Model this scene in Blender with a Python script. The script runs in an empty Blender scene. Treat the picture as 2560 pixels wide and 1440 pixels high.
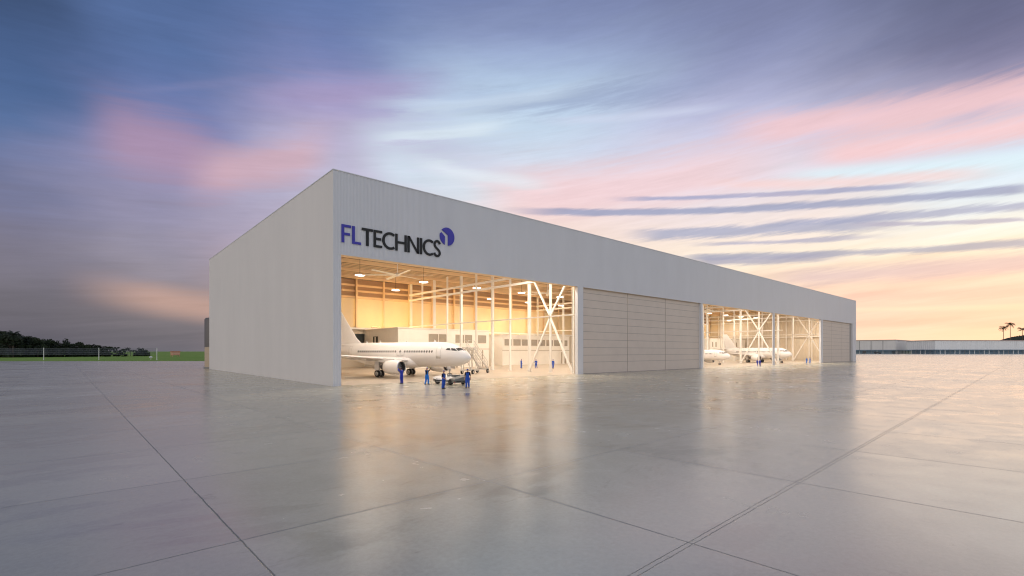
import bpy, bmesh, math, random
import numpy as np
from mathutils import Vector, Matrix, Euler
random.seed(7)
PI = math.pi
sc = bpy.context.scene
COL = sc.collection

# ------------------------------------------------------------------ helpers
def lin(c):
    return tuple((v/255/12.92 if v/255 <= .04045 else ((v/255+.055)/1.055)**2.4) for v in c)

class MB:
    """collects shapes; build() links them as ONE mesh object"""
    def __init__(s): s.v = []; s.f = []; s.m = []; s.sm = []
    def add(s, vs, fs, mi=0, smooth=False):
        o = len(s.v); s.v += [tuple(v) for v in vs]
        for f in fs:
            s.f.append(tuple(o+i for i in f)); s.m.append(mi); s.sm.append(smooth)
    def box(s, x0, x1, y0, y1, z0, z1, mi=0):
        s.add([(x0,y0,z0),(x1,y0,z0),(x1,y1,z0),(x0,y1,z0),(x0,y0,z1),(x1,y0,z1),(x1,y1,z1),(x0,y1,z1)],
              [(0,3,2,1),(4,5,6,7),(0,1,5,4),(1,2,6,5),(2,3,7,6),(3,0,4,7)], mi)
    def bar(s, a, b, w, h, mi=0, up=(0,0,1)):
        a = Vector(a); b = Vector(b); d = (b-a).normalized(); u = Vector(up)
        if abs(d.dot(u)) > .98: u = Vector((0,1,0))
        r = d.cross(u).normalized(); u = r.cross(d).normalized()
        vs = []
        for p in (a, b):
            for sx, sz in ((-1,-1),(1,-1),(1,1),(-1,1)): vs.append(p + r*sx*w/2 + u*sz*h/2)
        s.add(vs, [(0,1,2,3),(7,6,5,4),(0,4,5,1),(1,5,6,2),(2,6,7,3),(3,7,4,0)], mi)
    def tube(s, pts, rad, n=10, mi=0, cap=True):
        if not hasattr(rad, '__len__'): rad = [rad]*len(pts)
        pts = [Vector(p) for p in pts]; rings = []
        d0 = (pts[1]-pts[0]).normalized()
        u = Vector((0,0,1)) if abs(d0.z) < .9 else Vector((1,0,0))
        for i, p in enumerate(pts):
            d = (pts[min(i+1,len(pts)-1)]-pts[max(i-1,0)]).normalized()
            r = d.cross(u).normalized(); w = r.cross(d).normalized()
            rings.append([p + (r*math.cos(2*PI*k/n)+w*math.sin(2*PI*k/n))*rad[i] for k in range(n)])
        s.loft(rings, mi, cap)
    def loft(s, rings, mi=0, cap=True, smooth=True, flip=False):
        n = len(rings[0]); vs = [p for r in rings for p in r]; fs = []
        for i in range(len(rings)-1):
            for k in range(n):
                f = (i*n+k, i*n+(k+1)%n, (i+1)*n+(k+1)%n, (i+1)*n+k)
                fs.append(f[::-1] if flip else f)
        s.add(vs, fs, mi, smooth)
        if cap:
            s.add(rings[0], [tuple(range(n))[::-1]], mi); s.add(rings[-1], [tuple(range(n))], mi)
    def lathe(s, prof, origin=(0,0,0), axis='z', n=24, mi=0, cap=False):
        rings = []
        for a, r in prof:
            ring = []
            for k in range(n):
                c, q = math.cos(2*PI*k/n)*r, math.sin(2*PI*k/n)*r
                p = {'z': (c,q,a), 'y': (c,a,q), 'x': (a,c,q)}[axis]
                ring.append((p[0]+origin[0], p[1]+origin[1], p[2]+origin[2]))
            rings.append(ring)
        s.loft(rings, mi, cap)
    def sphere(s, c, r, n=12, mi=0):
        if not hasattr(r, '__len__'): r = (r,r,r)
        rings = []
        for i in range(n//2+1):
            t = PI*i/(n//2); q = max(math.sin(t), .02)
            rings.append([(c[0]+r[0]*q*math.cos(2*PI*k/n), c[1]+r[1]*q*math.sin(2*PI*k/n), c[2]-r[2]*math.cos(t)) for k in range(n)])
        s.loft(rings, mi, True)
    def prism(s, poly, y0, y1, mi=0):          # poly in x,z, extruded along y
        n = len(poly)
        vs = [(p[0],y0,p[1]) for p in poly]+[(p[0],y1,p[1]) for p in poly]
        fs = [tuple(range(n)), tuple(range(2*n-1, n-1, -1))]
        for k in range(n): fs.append((k, k+n, (k+1)%n+n, (k+1)%n))
        s.add(vs, fs, mi)
    def slab(s, poly, z0, z1, mi=0):           # poly in x,y, extruded along z
        n = len(poly)
        vs = [(p[0],p[1],z0) for p in poly]+[(p[0],p[1],z1) for p in poly]
        fs = [tuple(range(n))[::-1], tuple(range(n, 2*n))]
        for k in range(n): fs.append((k, (k+1)%n, (k+1)%n+n, k+n))
        s.add(vs, fs, mi)
    def mesh(s, name, mats):
        me = bpy.data.meshes.new(name)
        me.from_pydata(s.v, [], s.f)
        for m in (mats if isinstance(mats, (list, tuple)) else [mats]): me.materials.append(m)
        me.polygons.foreach_set('material_index', s.m)
        me.polygons.foreach_set('use_smooth', s.sm)
        me.update()
        return me
    def build(s, name, mats, parent=None, fix=True):
        me = s.mesh(name, mats)
        if fix:
            bm = bmesh.new(); bm.from_mesh(me)
            bmesh.ops.recalc_face_normals(bm, faces=bm.faces); bm.to_mesh(me); bm.free()
        o = bpy.data.objects.new(name, me); COL.objects.link(o)
        if parent: o.parent = parent
        return o

def empty(name, loc=(0,0,0), rz=0, scale=1, label=None, cat=None, group=None):
    o = bpy.data.objects.new(name, None); COL.objects.link(o)
    o.empty_display_size = .3
    o.location = loc; o.rotation_euler = (0,0,rz); o.scale = (scale,)*3
    tag(o, label, cat, group)
    return o
def tag(o, label=None, cat=None, group=None, kind=None):
    if label: o['label'] = label
    if cat: o['category'] = cat
    if group: o['group'] = group
    if kind: o['kind'] = kind
    return o
def copy_tree(o, parent=None):
    c = o.copy(); COL.objects.link(c)
    if parent: c.parent = parent
    for ch in list(o.children): copy_tree(ch, c)
    return c

# ------------------------------------------------------------------ node helpers
class NT:
    def __init__(s, tree): s.t = tree; s.n = tree.nodes; s.l = tree.links
    def node(s, typ, **kw):
        n = s.n.new(typ)
        for k, v in kw.items(): setattr(n, k, v)
        return n
    def put(s, sock, v):
        if hasattr(v, 'links'): s.l.new(v, sock)
        elif v is not None: sock.default_value = v
    def m(s, op, a, b=None, c=None, clamp=False):
        n = s.node('ShaderNodeMath', operation=op, use_clamp=clamp)
        s.put(n.inputs[0], a)
        if b is not None: s.put(n.inputs[1], b)
        if c is not None: s.put(n.inputs[2], c)
        return n.outputs[0]
    def ss(s, x, a, b):            # smoothstep from a to b
        n = s.node('ShaderNodeMapRange', interpolation_type='SMOOTHSTEP')
        s.put(n.inputs[0], x); n.inputs[1].default_value = a; n.inputs[2].default_value = b
        return n.outputs[0]
    def mr(s, x, a, b, c, d):
        n = s.node('ShaderNodeMapRange')
        s.put(n.inputs[0], x)
        for i, v in enumerate((a,b,c,d)): s.put(n.inputs[i+1], v)
        return n.outputs[0]
    def mix(s, f, a, b, blend='MIX'):
        n = s.node('ShaderNodeMix', data_type='RGBA', blend_type=blend)
        s.put(n.inputs[0], f); s.put(n.inputs[6], a if hasattr(a,'links') else (*a[:3],1)); s.put(n.inputs[7], b if hasattr(b,'links') else (*b[:3],1))
        return n.outputs[2]
    def noise(s, vec, scale, detail=3, rough=.5, dist=0):
        n = s.node('ShaderNodeTexNoise')
        if vec is not None: s.put(n.inputs['Vector'], vec)
        n.inputs['Scale'].default_value = scale; n.inputs['Detail'].default_value = detail
        n.inputs['Roughness'].default_value = rough; n.inputs['Distortion'].default_value = dist
        return n.outputs[0]
    def xyz(s, x, y, z=0.0):
        n = s.node('ShaderNodeCombineXYZ')
        for i, v in enumerate((x,y,z)): s.put(n.inputs[i], v)
        return n.outputs[0]
    def sep(s, v):
        n = s.node('ShaderNodeSeparateXYZ'); s.put(n.inputs[0], v); return n.outputs
    def vscale(s, v, sc3):
        n = s.node('ShaderNodeVectorMath', operation='MULTIPLY'); s.put(n.inputs[0], v); n.inputs[1].default_value = sc3
        return n.outputs[0]

MATS = {}
def mat(name, color, rough=.5, metal=0, spec=.5, var=.06, vscale=3.0, bump=0, bscale=40, emit=None, estr=0, coat=0, rvar=.1, stretch=(1,1,1)):
    """procedural Principled material: two octaves of surface variation, optional bump"""
    if name in MATS: return MATS[name]
    m = bpy.data.materials.new(name); m.use_nodes = True
    t = NT(m.node_tree); b = t.n['Principled BSDF']
    co = t.node('ShaderNodeTexCoord').outputs['Object']
    co = t.vscale(co, stretch)
    n1 = t.noise(co, vscale, 4, .6)
    k = t.mr(n1, .25, .75, 1-var, 1+var)
    c = t.mix(1.0, color, t.xyz(k,k,k), 'MULTIPLY')
    t.put(b.inputs['Base Color'], c)
    t.put(b.inputs['Roughness'], t.mr(n1, .3, .7, max(rough-rvar*rough,.02), min(rough+rvar*rough,1)))
    b.inputs['Metallic'].default_value = metal
    b.inputs['Specular IOR Level'].default_value = spec
    b.inputs['Coat Weight'].default_value = coat
    if bump:
        bp = t.node('ShaderNodeBump'); bp.inputs['Strength'].default_value = bump; bp.inputs['Distance'].default_value = .02
        t.put(bp.inputs['Height'], t.noise(co, bscale, 3)); t.put(b.inputs['Normal'], bp.outputs[0])
    if emit:
        b.inputs['Emission Color'].default_value = (*emit,1); b.inputs['Emission Strength'].default_value = estr
    MATS[name] = m
    return m

# ------------------------------------------------------------------ camera (eye 3.7 m above the apron)
EYE = Vector((-19.6, -50.4, 3.7)); YAW = math.radians(-41.59)
cam_d = bpy.data.cameras.new('camera'); cam = bpy.data.objects.new('camera', cam_d); COL.objects.link(cam)
cam.location = EYE; cam.rotation_euler = (PI/2, 0, YAW)
cam_d.sensor_width = 36; cam_d.lens = 36*1206/2560; cam_d.shift_y = 158/2560
cam_d.clip_start = .1; cam_d.clip_end = 20000
sc.camera = cam
def cw(x, t):      # metres right / ahead of the viewpoint -> world ground x, y
    return (EYE.x + x*.748 + t*.664, EYE.y - x*.664 + t*.748)

# ------------------------------------------------------------------ sky (dusk, by direction)
def az_el(px, py):
    a = (px-1280)/1206; az = math.atan(a); el = math.atan((878-py)/1206*math.cos(az))
    return math.degrees(az), math.degrees(el)
w = bpy.data.worlds.new('World'); sc.world = w; w.use_nodes = True
t = NT(w.node_tree); t.n.clear()
g = t.node('ShaderNodeTexCoord').outputs['Generated']
rot = t.node('ShaderNodeVectorRotate', rotation_type='Z_AXIS'); t.put(rot.inputs['Vector'], g); rot.inputs['Angle'].default_value = -YAW
dx, dy, dz = t.sep(rot.outputs[0])
U = t.m('MULTIPLY', t.m('ARCTAN2', dx, dy), 180/PI)
V = t.m('MULTIPLY', t.m('ARCSINE', t.m('MINIMUM', t.m('MAXIMUM', dz, -1.0), 1.0)), 180/PI)
# slow warps keep the gradients from banding
nA = t.noise(t.xyz(t.m('MULTIPLY',U,.045), t.m('MULTIPLY',V,.10), 3.1), 1, 4, .55)
nB = t.noise(t.xyz(t.m('MULTIPLY',U,.03), t.m('MULTIPLY',V,.16), 9.7), 1, 5, .6)
skew = t.m('ADD', V, t.m('MULTIPLY', U, -.10))
nS = t.noise(t.xyz(t.m('MULTIPLY',U,.05), t.m('MULTIPLY',skew,.75), 5.5), 1, 6, .62, .4)     # streaky
nF = t.noise(t.xyz(t.m('MULTIPLY',U,.22), t.m('MULTIPLY',skew,2.2), 1.5), 1, 8, .7)         # fine wisps
Uw = t.m('ADD', U, t.m('MULTIPLY', t.m('SUBTRACT', nA, .5), 16))
Vw = t.m('ADD', V, t.m('MULTIPLY', t.m('SUBTRACT', nB, .5), 5))
Vw = t.m('ADD', Vw, t.m('MULTIPLY', t.m('SUBTRACT', nS, .5), 2.6))
VN = t.mr(Vw, -2, 44, 0, 1)
COLS = [
 (0,   [(-60,(48,72,112)),(60,(55,84,132)),(200,(62,95,148)),(300,(76,108,160)),(400,(98,112,158)),(520,(118,116,146)),(640,(124,118,134)),(760,(106,102,114)),(850,(92,92,106)),(890,(88,88,102))]),
 (400, [(-60,(66,94,146)),(60,(74,104,158)),(180,(78,106,162)),(250,(100,116,172)),(330,(128,128,176)),(430,(144,138,178)),(560,(142,138,168)),(660,(150,142,158)),(740,(144,130,136)),(800,(120,114,122)),(870,(106,104,114))]),
 (800, [(-60,(78,104,158)),(60,(92,116,172)),(160,(112,124,178)),(230,(150,148,196)),(300,(176,162,200)),(380,(186,180,208)),(480,(182,180,208)),(600,(188,172,192)),(700,(200,164,162)),(790,(176,150,146)),(870,(150,136,140))]),
 (1280,[(-60,(104,120,168)),(40,(122,136,182)),(130,(146,164,206)),(220,(172,196,224)),(320,(192,214,236)),(400,(206,214,232)),(460,(232,210,216)),(540,(240,212,208)),(700,(248,220,190)),(870,(250,214,180))]),
 (1920,[(-60,(106,114,156)),(60,(120,128,170)),(160,(138,146,188)),(260,(182,184,218)),(330,(206,202,228)),(400,(224,212,226)),(470,(228,220,230)),(560,(248,226,214)),(640,(254,240,214)),(700,(250,218,190)),(790,(252,205,180)),(870,(255,220,190))]),
 (2560,[(-60,(88,94,130)),(80,(106,108,146)),(170,(146,142,178)),(230,(196,176,196)),(330,(204,218,238)),(410,(212,232,246)),(500,(226,236,242)),(580,(254,246,224)),(640,(250,228,196)),(720,(252,204,180)),(790,(252,202,180)),(845,(254,212,178)),(885,(255,226,198))]),
]
def ramp(stops, px):
    n = t.node('ShaderNodeValToRGB'); r = n.color_ramp; r.interpolation = 'B_SPLINE'
    pts = sorted(((az_el(px,y)[1]+2)/46, lin(c)) for y, c in stops)
    while len(r.elements) < len(pts): r.elements.new(.5)
    for e, (p, c) in zip(r.elements, pts): e.position = min(max(p,0),1)
    for e, (p, c) in zip(r.elements, pts): e.color = (*c,1)
    t.put(n.inputs[0], VN); return n.outputs[0]
sky = None; pu = None
for px, st in COLS:
    c = ramp(st, px); u = az_el(px,700)[0]
    sky = c if sky is None else t.mix(t.ss(Uw, pu, u), sky, c)
    pu = u
# unseen sky behind the viewpoint, brightened low down to light the outer walls
backlow = t.mix(t.ss(U, -60, 60), (1.18,1.05,.96), (.72,.75,.86))
back = t.mix(t.ss(V, 18, 58), backlow, (.20,.25,.36))
sky = t.mix(t.ss(t.m('ABSOLUTE', U), 62, 125), sky, back)
sky = t.mix(t.ss(V, 42, 70), sky, (.20,.25,.37))
def streak(p0, p1, th, color, op, bow=0, soft=.9, brk=.5, fine=.5, ends=(.12,.12)):
    """one cloud bank: a line between two sky directions with thickness, soft edge and noise"""
    global sky
    (u0,v0),(u1,v1) = az_el(*p0), az_el(*p1)
    thd = math.degrees(th/1206*math.cos(math.radians((u0+u1)/2))**1.5)
    s = t.mr(U, u0, u1, 0, 1); s.node.clamp = False
    vl = t.m('ADD', v0, t.m('MULTIPLY', s, v1-v0))
    if bow: vl = t.m('ADD', vl, t.m('MULTIPLY', t.m('MULTIPLY', s, t.m('SUBTRACT', 1.0, s)), 4*bow))
    d = t.m('ABSOLUTE', t.m('DIVIDE', t.m('SUBTRACT', V, vl), thd))
    d = t.m('ADD', d, t.m('MULTIPLY', t.m('SUBTRACT', nS, .5), brk*4))
    d = t.m('ADD', d, t.m('MULTIPLY', t.m('SUBTRACT', nF, .5), fine*3.2))
    k = t.m('SUBTRACT', 1.0, t.ss(d, 1-soft, 1+soft*.6))
    k = t.m('MULTIPLY', k, t.m('MULTIPLY', t.ss(s, 0, ends[0]), t.m('SUBTRACT', 1.0, t.ss(s, 1-ends[1], 1))))
    sky = t.mix(t.m('MULTIPLY', k, op), sky, lin(color))
# rose banks
streak((180,300),(620,430), 85, (196,148,172), .5, 0, .95, .35, .15, (.3,.4))
streak((430,450),(860,370), 55, (214,170,182), .75, 0, .95, .35, .2, (.3,.3))
streak((560,235),(1180,190), 34, (168,150,196), .55, 0, .95, .5, .3, (.3,.4))
streak((120,700),(700,800), 42, (216,168,148), .6, 0, .95, .25, .1, (.45,.2))
streak((820,330),(1420,270), 30, (206,226,242), .5, 0, .95, .6, .5, (.3,.4))
streak((860,380),(1330,520), 60, (208,228,242), .7, 0, .95, .4, .3, (.3,.4))
streak((1080,250),(1900,180), 26, (128,142,184), .45, 0, .95, .7, .5, (.3,.4))
streak((1150,500),(2100,360), 62, (244,206,210), .8, 0, .95, .4, .3, (.3,.35))
streak((1750,330),(2700,205), 40, (246,198,202), .8, 0, .95, .45, .4, (.3,.1))
streak((1980,400),(2700,285), 40, (247,198,200), .85, 0, .95, .45, .4, (.25,.1))
streak((1900,440),(2700,380), 26, (214,240,250), .7, 0, .9, .6, .5, (.3,.1))
streak((1700,460),(2560,420), 14, (250,206,200), .6, 0, .9, .6, .6, (.3,.2))
# slate banks towards the sunset
streak((1220,524),(2640,462), 9.5, (146,156,192), .85, .45, .6, .25, .4, (.2,.05))
streak((1500,498),(2420,452), 6, (150,158,198), .8, .3, .7, .3, .5, (.2,.2))
streak((1540,588),(2330,548), 16, (156,164,196), .8, .2, .6, .3, .6, (.2,.25))
streak((1850,560),(2660,505), 11, (156,164,198), .75, 0, .7, .4, .7, (.3,.05))
streak((1690,612),(2270,585), 6, (160,162,196), .7, 0, .8, .5, .8, (.3,.3))
streak((1660,642),(2700,598), 9.5, (162,166,190), .8, 0, .7, .35, .7, (.15,.05))
streak((1700,655),(2150,638), 12, (164,164,190), .8, 0, .7, .3, .5, (.2,.3))
streak((2080,562),(2640,546), 6, (170,166,196), .7, 0, .8, .5, .8, (.3,.1))
streak((1870,700),(2640,650), 24, (222,192,192), .8, 0, .9, .35, .5, (.3,.05))
streak((1780,488),(2050,482), 5, (190,180,204), .6, 0, .8, .5, .6, (.3,.3))
streak((2090,742),(2700,722), 15, (252,192,172), .6, 0, .9, .4, .5, (.1,.05))
streak((2090,812),(2700,800), 13, (252,192,170), .55, 0, .9, .4, .5, (.1,.05))
streak((2090,775),(2700,762), 8, (255,226,190), .5, 0, .9, .4, .5, (.1,.05))
streak((860,255),(1520,205), 12, (202,220,240), .55, 0, .95, .8, .8, (.3,.3))
streak((900,350),(1300,305), 11, (222,236,246), .6, 0, .95, .8, .8, (.3,.3))
streak((1000,400),(1420,470), 15, (228,238,246), .6, 0, .95, .7, .8, (.3,.3))
streak((1300,300),(1900,250), 10, (206,214,238), .5, 0, .95, .8, .8, (.3,.3))
streak((250,230),(800,170), 10, (120,126,176), .45, 0, .95, .8, .8, (.3,.3))
# fine wispy texture all over
kf = t.mr(nF, .25, .75, .95, 1.05); sky = t.mix(1.0, sky, t.xyz(kf,kf,kf), 'MULTIPLY')
ks = t.mr(nS, .25, .75, .93, 1.07); sky = t.mix(1.0, sky, t.xyz(ks,ks,ks), 'MULTIPLY')
hs = t.node('ShaderNodeHueSaturation'); hs.inputs['Saturation'].default_value = .9; t.put(hs.inputs['Color'], sky); sky = hs.outputs[0]
sky = t.mix(t.m('SUBTRACT', 1.0, t.ss(V, -9, -.5)), sky, (.17,.17,.18))
nish = t.node('ShaderNodeTexSky', sky_type='NISHITA'); nish.sun_disc = False
SUN_EL, SUN_AZ = math.radians(2.5), math.radians(41.6+50)      # compass bearing from +Y towards +X
nish.sun_elevation = SUN_EL; nish.sun_rotation = SUN_AZ
bg1 = t.node('ShaderNodeBackground'); t.put(bg1.inputs[0], sky); bg1.inputs[1].default_value = 1.0
bg2 = t.node('ShaderNodeBackground'); t.put(bg2.inputs[0], nish.outputs[0]); bg2.inputs[1].default_value = .01
ad = t.node('ShaderNodeAddShader'); t.l.new(bg1.outputs[0], ad.inputs[0]); t.l.new(bg2.outputs[0], ad.inputs[1])
out = t.node('ShaderNodeOutputWorld'); t.l.new(ad.outputs[0], out.inputs[0])
w.cycles.sampling_method = 'MANUAL'; w.cycles.sample_map_resolution = 1024

sun_d = bpy.data.lights.new('sun', 'SUN'); sun = bpy.data.objects.new('sun', sun_d); COL.objects.link(sun)
sun_d.energy = .12; sun_d.angle = math.radians(30); sun_d.color = (1,.78,.55)
sd = Vector((math.sin(SUN_AZ)*math.cos(SUN_EL+.08), math.cos(SUN_AZ)*math.cos(SUN_EL+.08), math.sin(SUN_EL+.08)))
sun.rotation_euler = sd.to_track_quat('Z','Y').to_euler()

sc.view_settings.view_transform = 'Standard'; sc.view_settings.look = 'None'
sc.view_settings.exposure = 0; sc.view_settings.gamma = 1
sc.cycles.use_denoising = True; sc.cycles.denoiser = 'OPENIMAGEDENOISE'
sc.cycles.max_bounces = 7; sc.cycles.diffuse_bounces = 4; sc.cycles.glossy_bounces = 3
sc.cycles.sample_clamp_indirect = 4; sc.cycles.sample_clamp_direct = 6; sc.cycles.filter_width = 1.15; sc.cycles.use_light_tree = True
sc.cycles.caustics_reflective = False; sc.cycles.caustics_refractive = False

# ------------------------------------------------------------------ ground materials
def apron_material():
    m = bpy.data.materials.new('apron_concrete'); m.use_nodes = True
    t = NT(m.node_tree); b = t.n['Principled BSDF']
    co = t.node('ShaderNodeTexCoord').outputs['Object']
    x0_, y0_, z = t.sep(co)
    TH = .0245      # the slab grid is laid a touch askew to the hangar front
    x = t.m('ADD', x0_, t.m('MULTIPLY', y0_, TH)); y = t.m('SUBTRACT', y0_, t.m('MULTIPLY', x0_, TH))
    big = t.noise(co, .09, 4, .55); mid = t.noise(co, .7, 5, .6, .3); fine = t.noise(co, 9, 4, .65)
    grit = t.noise(co, 60, 2, .6)
    wob = t.m('MULTIPLY', t.m('SUBTRACT', t.noise(co, 1.7, 4, .7), .5), .05)
    wob2 = t.m('MULTIPLY', t.m('SUBTRACT', t.noise(co, 11, 3, .7), .5), .035)
    wb = t.m('ADD', wob, wob2)
    def joint(c, off, pitch, half, edge):
        q = t.m('PINGPONG', t.m('ADD', t.m('ADD', c, off), wb), pitch/2)      # 0 on a joint
        return t.m('SUBTRACT', 1.0, t.ss(q, half, half+edge))
    jx = joint(x, 18.28, 6.3, .008, .014)
    jy = joint(y, 45.47, 6.05, .007, .014)
    # wide sawn-and-sealed expansion joint with two broken edges
    dm = t.m('ABSOLUTE', t.m('ADD', t.m('ADD', y, 45.47), t.m('MULTIPLY', wb, 1.2)))
    edge = t.m('MULTIPLY', t.ss(dm, .040, .050), t.m('SUBTRACT', 1.0, t.ss(dm, .055, .066)))
    chip = t.m('MULTIPLY', t.m('SUBTRACT', 1.0, t.ss(dm, .06, .16)), t.ss(t.noise(co, 6, 5, .75), .60, .68))
    jy = t.m('MULTIPLY', jy, t.ss(dm, .2, .3))
    j = t.m('MAXIMUM', t.m('MAXIMUM', jx, jy), t.m('MAXIMUM', edge, t.m('MULTIPLY', chip, .6)))
    # slab-to-slab tone
    wn = t.node('ShaderNodeTexWhiteNoise', noise_dimensions='2D')
    t.put(wn.inputs['Vector'], t.xyz(t.m('FLOOR', t.m('DIVIDE', t.m('ADD', x, 18.28), 6.3)), t.m('FLOOR', t.m('DIVIDE', t.m('ADD', y, 45.47), 6.05))))
    tone = t.mr(wn.outputs[0], 0, 1, .93, 1.07)
    k = t.m('MULTIPLY', tone, t.m('MULTIPLY', t.mr(big, .3, .7, .86, 1.12), t.mr(mid, .3, .7, .93, 1.06)))
    k = t.m('MULTIPLY', k, t.m('MULTIPLY', t.mr(fine, .3, .7, .93, 1.07), t.mr(grit, .3, .7, .95, 1.05)))
    blot = t.ss(t.noise(t.vscale(co,(.5,1.2,1)), 1.1, 5, .7, .6), .63, .73)        # oil and water marks
    k = t.m('MULTIPLY', k, t.m('SUBTRACT', 1.0, t.m('MULTIPLY', blot, .30)))
    damp = t.ss(t.noise(t.vscale(co,(1,1.6,1)), .16, 6, .68, .5), .52, .62)
    k = t.m('MULTIPLY', k, t.m('SUBTRACT', 1.0, t.m('MULTIPLY', damp, .17)))
    pit = t.ss(t.noise(co, 23, 2, .5), .755, .79)
    c = t.mix(1.0, APRON, t.xyz(k,k,k), 'MULTIPLY')
    c = t.mix(t.m('MULTIPLY', pit, .5), c, (.05,.05,.05))
    c = t.mix(t.m('MULTIPLY', j, .72), c, (.05,.05,.05))
    t.put(b.inputs['Base Color'], c)
    r = t.m('ADD', t.mr(mid, .3, .7, .19, .275), t.m('MULTIPLY', t.m('SUBTRACT', big, .5), .16))
    r = t.m('ADD', t.m('SUBTRACT', r, t.m('MULTIPLY', damp, .05)), t.m('MULTIPLY', j, .4))
    t.put(b.inputs['Roughness'], r)
    b.inputs['IOR'].default_value = 1.8
    b.inputs['Specular IOR Level'].default_value = .9
    bp = t.node('ShaderNodeBump'); bp.inputs['Strength'].default_value = .35; bp.inputs['Distance'].default_value = .01
    h = t.m('SUBTRACT', t.m('ADD', t.m('MULTIPLY', fine, .25), t.m('MULTIPLY', grit, .12)), j)
    t.put(bp.inputs['Height'], h); t.put(b.inputs['Normal'], bp.outputs[0])
    return m
APRON = (.48,.45,.345)
M_apron = apron_material()

def floor_material():
    m = bpy.data.materials.new('hangar_floor'); m.use_nodes = True
    t = NT(m.node_tree); b = t.n['Principled BSDF']
    co = t.node('ShaderNodeTexCoord').outputs['Object']
    big = t.noise(co, .12, 4, .6); mid = t.noise(co, 1.2, 4, .6)
    k = t.m('MULTIPLY', t.mr(big, .3, .7, .9, 1.08), t.mr(mid, .3, .7, .96, 1.04))
    t.put(b.inputs['Base Color'], t.mix(1.0, (.45,.38,.30), t.xyz(k,k,k), 'MULTIPLY'))
    t.put(b.inputs['Roughness'], t.mr(mid, .3, .7, .32, .46))
    b.inputs['Specular IOR Level'].default_value = .5
    return m
M_floor = floor_material()

def grass_material():
    m = bpy.data.materials.new('meadow'); m.use_nodes = True
    t = NT(m.node_tree); b = t.n['Principled BSDF']
    co = t.node('ShaderNodeTexCoord').outputs['Object']
    n1 = t.noise(co, .05, 5, .65); n2 = t.noise(co, .9, 4, .7)
    c = t.mix(t.ss(n1, .35, .65), (.19,.33,.06), (.25,.36,.085))
    c = t.mix(t.ss(n2, .55, .75), c, (.06,.11,.025))
    t.put(b.inputs['Base Color'], c); b.inputs['Roughness'].default_value = .9
    b.inputs['Specular IOR Level'].default_value = .1
    bp = t.node('ShaderNodeBump'); bp.inputs['Strength'].default_value = .8; bp.inputs['Distance'].default_value = .3
    t.put(bp.inputs['Height'], n2); t.put(b.inputs['Normal'], bp.outputs[0])
    return m
M_grass = grass_material()

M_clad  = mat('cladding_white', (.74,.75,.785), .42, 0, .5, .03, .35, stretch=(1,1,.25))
M_side  = mat('cladding_side', (.82,.79,.765), .45, 0, .5, .03, .3, stretch=(1,1,.25))  # same cladding, its brighter warm side light put into the colour
M_door  = mat('door_panel', (.70,.61,.53), .5, 0, .4, .04, .5, bump=.05, bscale=60)
M_seam  = mat('door_seam', (.42,.375,.34), .6)
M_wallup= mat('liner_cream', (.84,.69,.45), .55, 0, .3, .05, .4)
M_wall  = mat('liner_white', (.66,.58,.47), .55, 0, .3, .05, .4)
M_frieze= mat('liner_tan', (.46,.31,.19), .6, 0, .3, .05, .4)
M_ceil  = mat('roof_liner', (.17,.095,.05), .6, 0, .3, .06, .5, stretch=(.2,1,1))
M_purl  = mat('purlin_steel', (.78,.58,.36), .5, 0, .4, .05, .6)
M_steel = mat('painted_steel', (.88,.85,.80), .42, 0, .4, .05, .8)
M_office= mat('office_white', (.90,.87,.81), .5, 0, .3, .04, .6)
M_offglass = mat('office_glass', (.40,.36,.30), .12, 0, .6, .1, 1)
M_darkdoor = mat('dark_opening', (.03,.035,.035), .4)
M_trim  = mat('trim_frame', (.42,.36,.29), .5)

# ------------------------------------------------------------------ ground, apron, floor
b = MB(); b.add([(-7000,-7000,0),(7000,-7000,0),(7000,7000,0),(-7000,7000,0)], [(0,1,2,3)])
tag(b.build('ground', M_grass), kind='structure')
b = MB()
poly = [cw(-900,-120), cw(900,-120), cw(1400,722), cw(330,722), cw(120,205), cw(-60,180), cw(-300,177), cw(-900,183)]
b.add([(p[0],p[1],.004) for p in poly], [tuple(range(len(poly)))])
tag(b.build('apron', M_apron), kind='structure')
b = MB(); b.add([(.3,.45,.009),(199.9,.45,.009),(199.9,56.9,.009),(.3,56.9,.009)], [(0,1,2,3)])
tag(b.build('hangar_floor', M_floor), kind='structure')

# ------------------------------------------------------------------ hangar shell
L, D, HT, DH = 200.25, 67.0, 22.8, 14.0
hangar = empty('hangar', (0,0,0), label='huge long white ribbed aircraft hangar with tall open doorways', cat='hangar')
def corr(b, a0, a1, z0, z1, f, pitch=.16, dep=.042):
    n = max(1, round((a1-a0)/pitch)); p = (a1-a0)/n; pr = []
    for i in range(n):
        s = a0+i*p
        pr += [(s,0),(s+.45*p,0),(s+.56*p,dep),(s+.89*p,dep)]
    pr.append((a1,0))
    vs = [f(a,d,z0) for a,d in pr]+[f(a,d,z1) for a,d in pr]; k = len(pr)
    b.add(vs, [(i,i+1,i+1+k,i+k) for i in range(k-1)])
OPEN = [(.86,39.17),(40.45,79.19),(80.07,119.15),(120.15,159.15),(160.8,195.3)]
front = lambda a,d,z: (a, d, z)
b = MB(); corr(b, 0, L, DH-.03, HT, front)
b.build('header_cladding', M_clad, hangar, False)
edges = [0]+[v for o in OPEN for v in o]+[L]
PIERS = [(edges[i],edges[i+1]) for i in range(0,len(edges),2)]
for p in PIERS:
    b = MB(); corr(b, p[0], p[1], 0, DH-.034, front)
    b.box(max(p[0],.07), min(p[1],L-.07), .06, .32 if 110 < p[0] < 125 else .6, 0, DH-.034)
    b.build('pier', M_clad, hangar, False)
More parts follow.
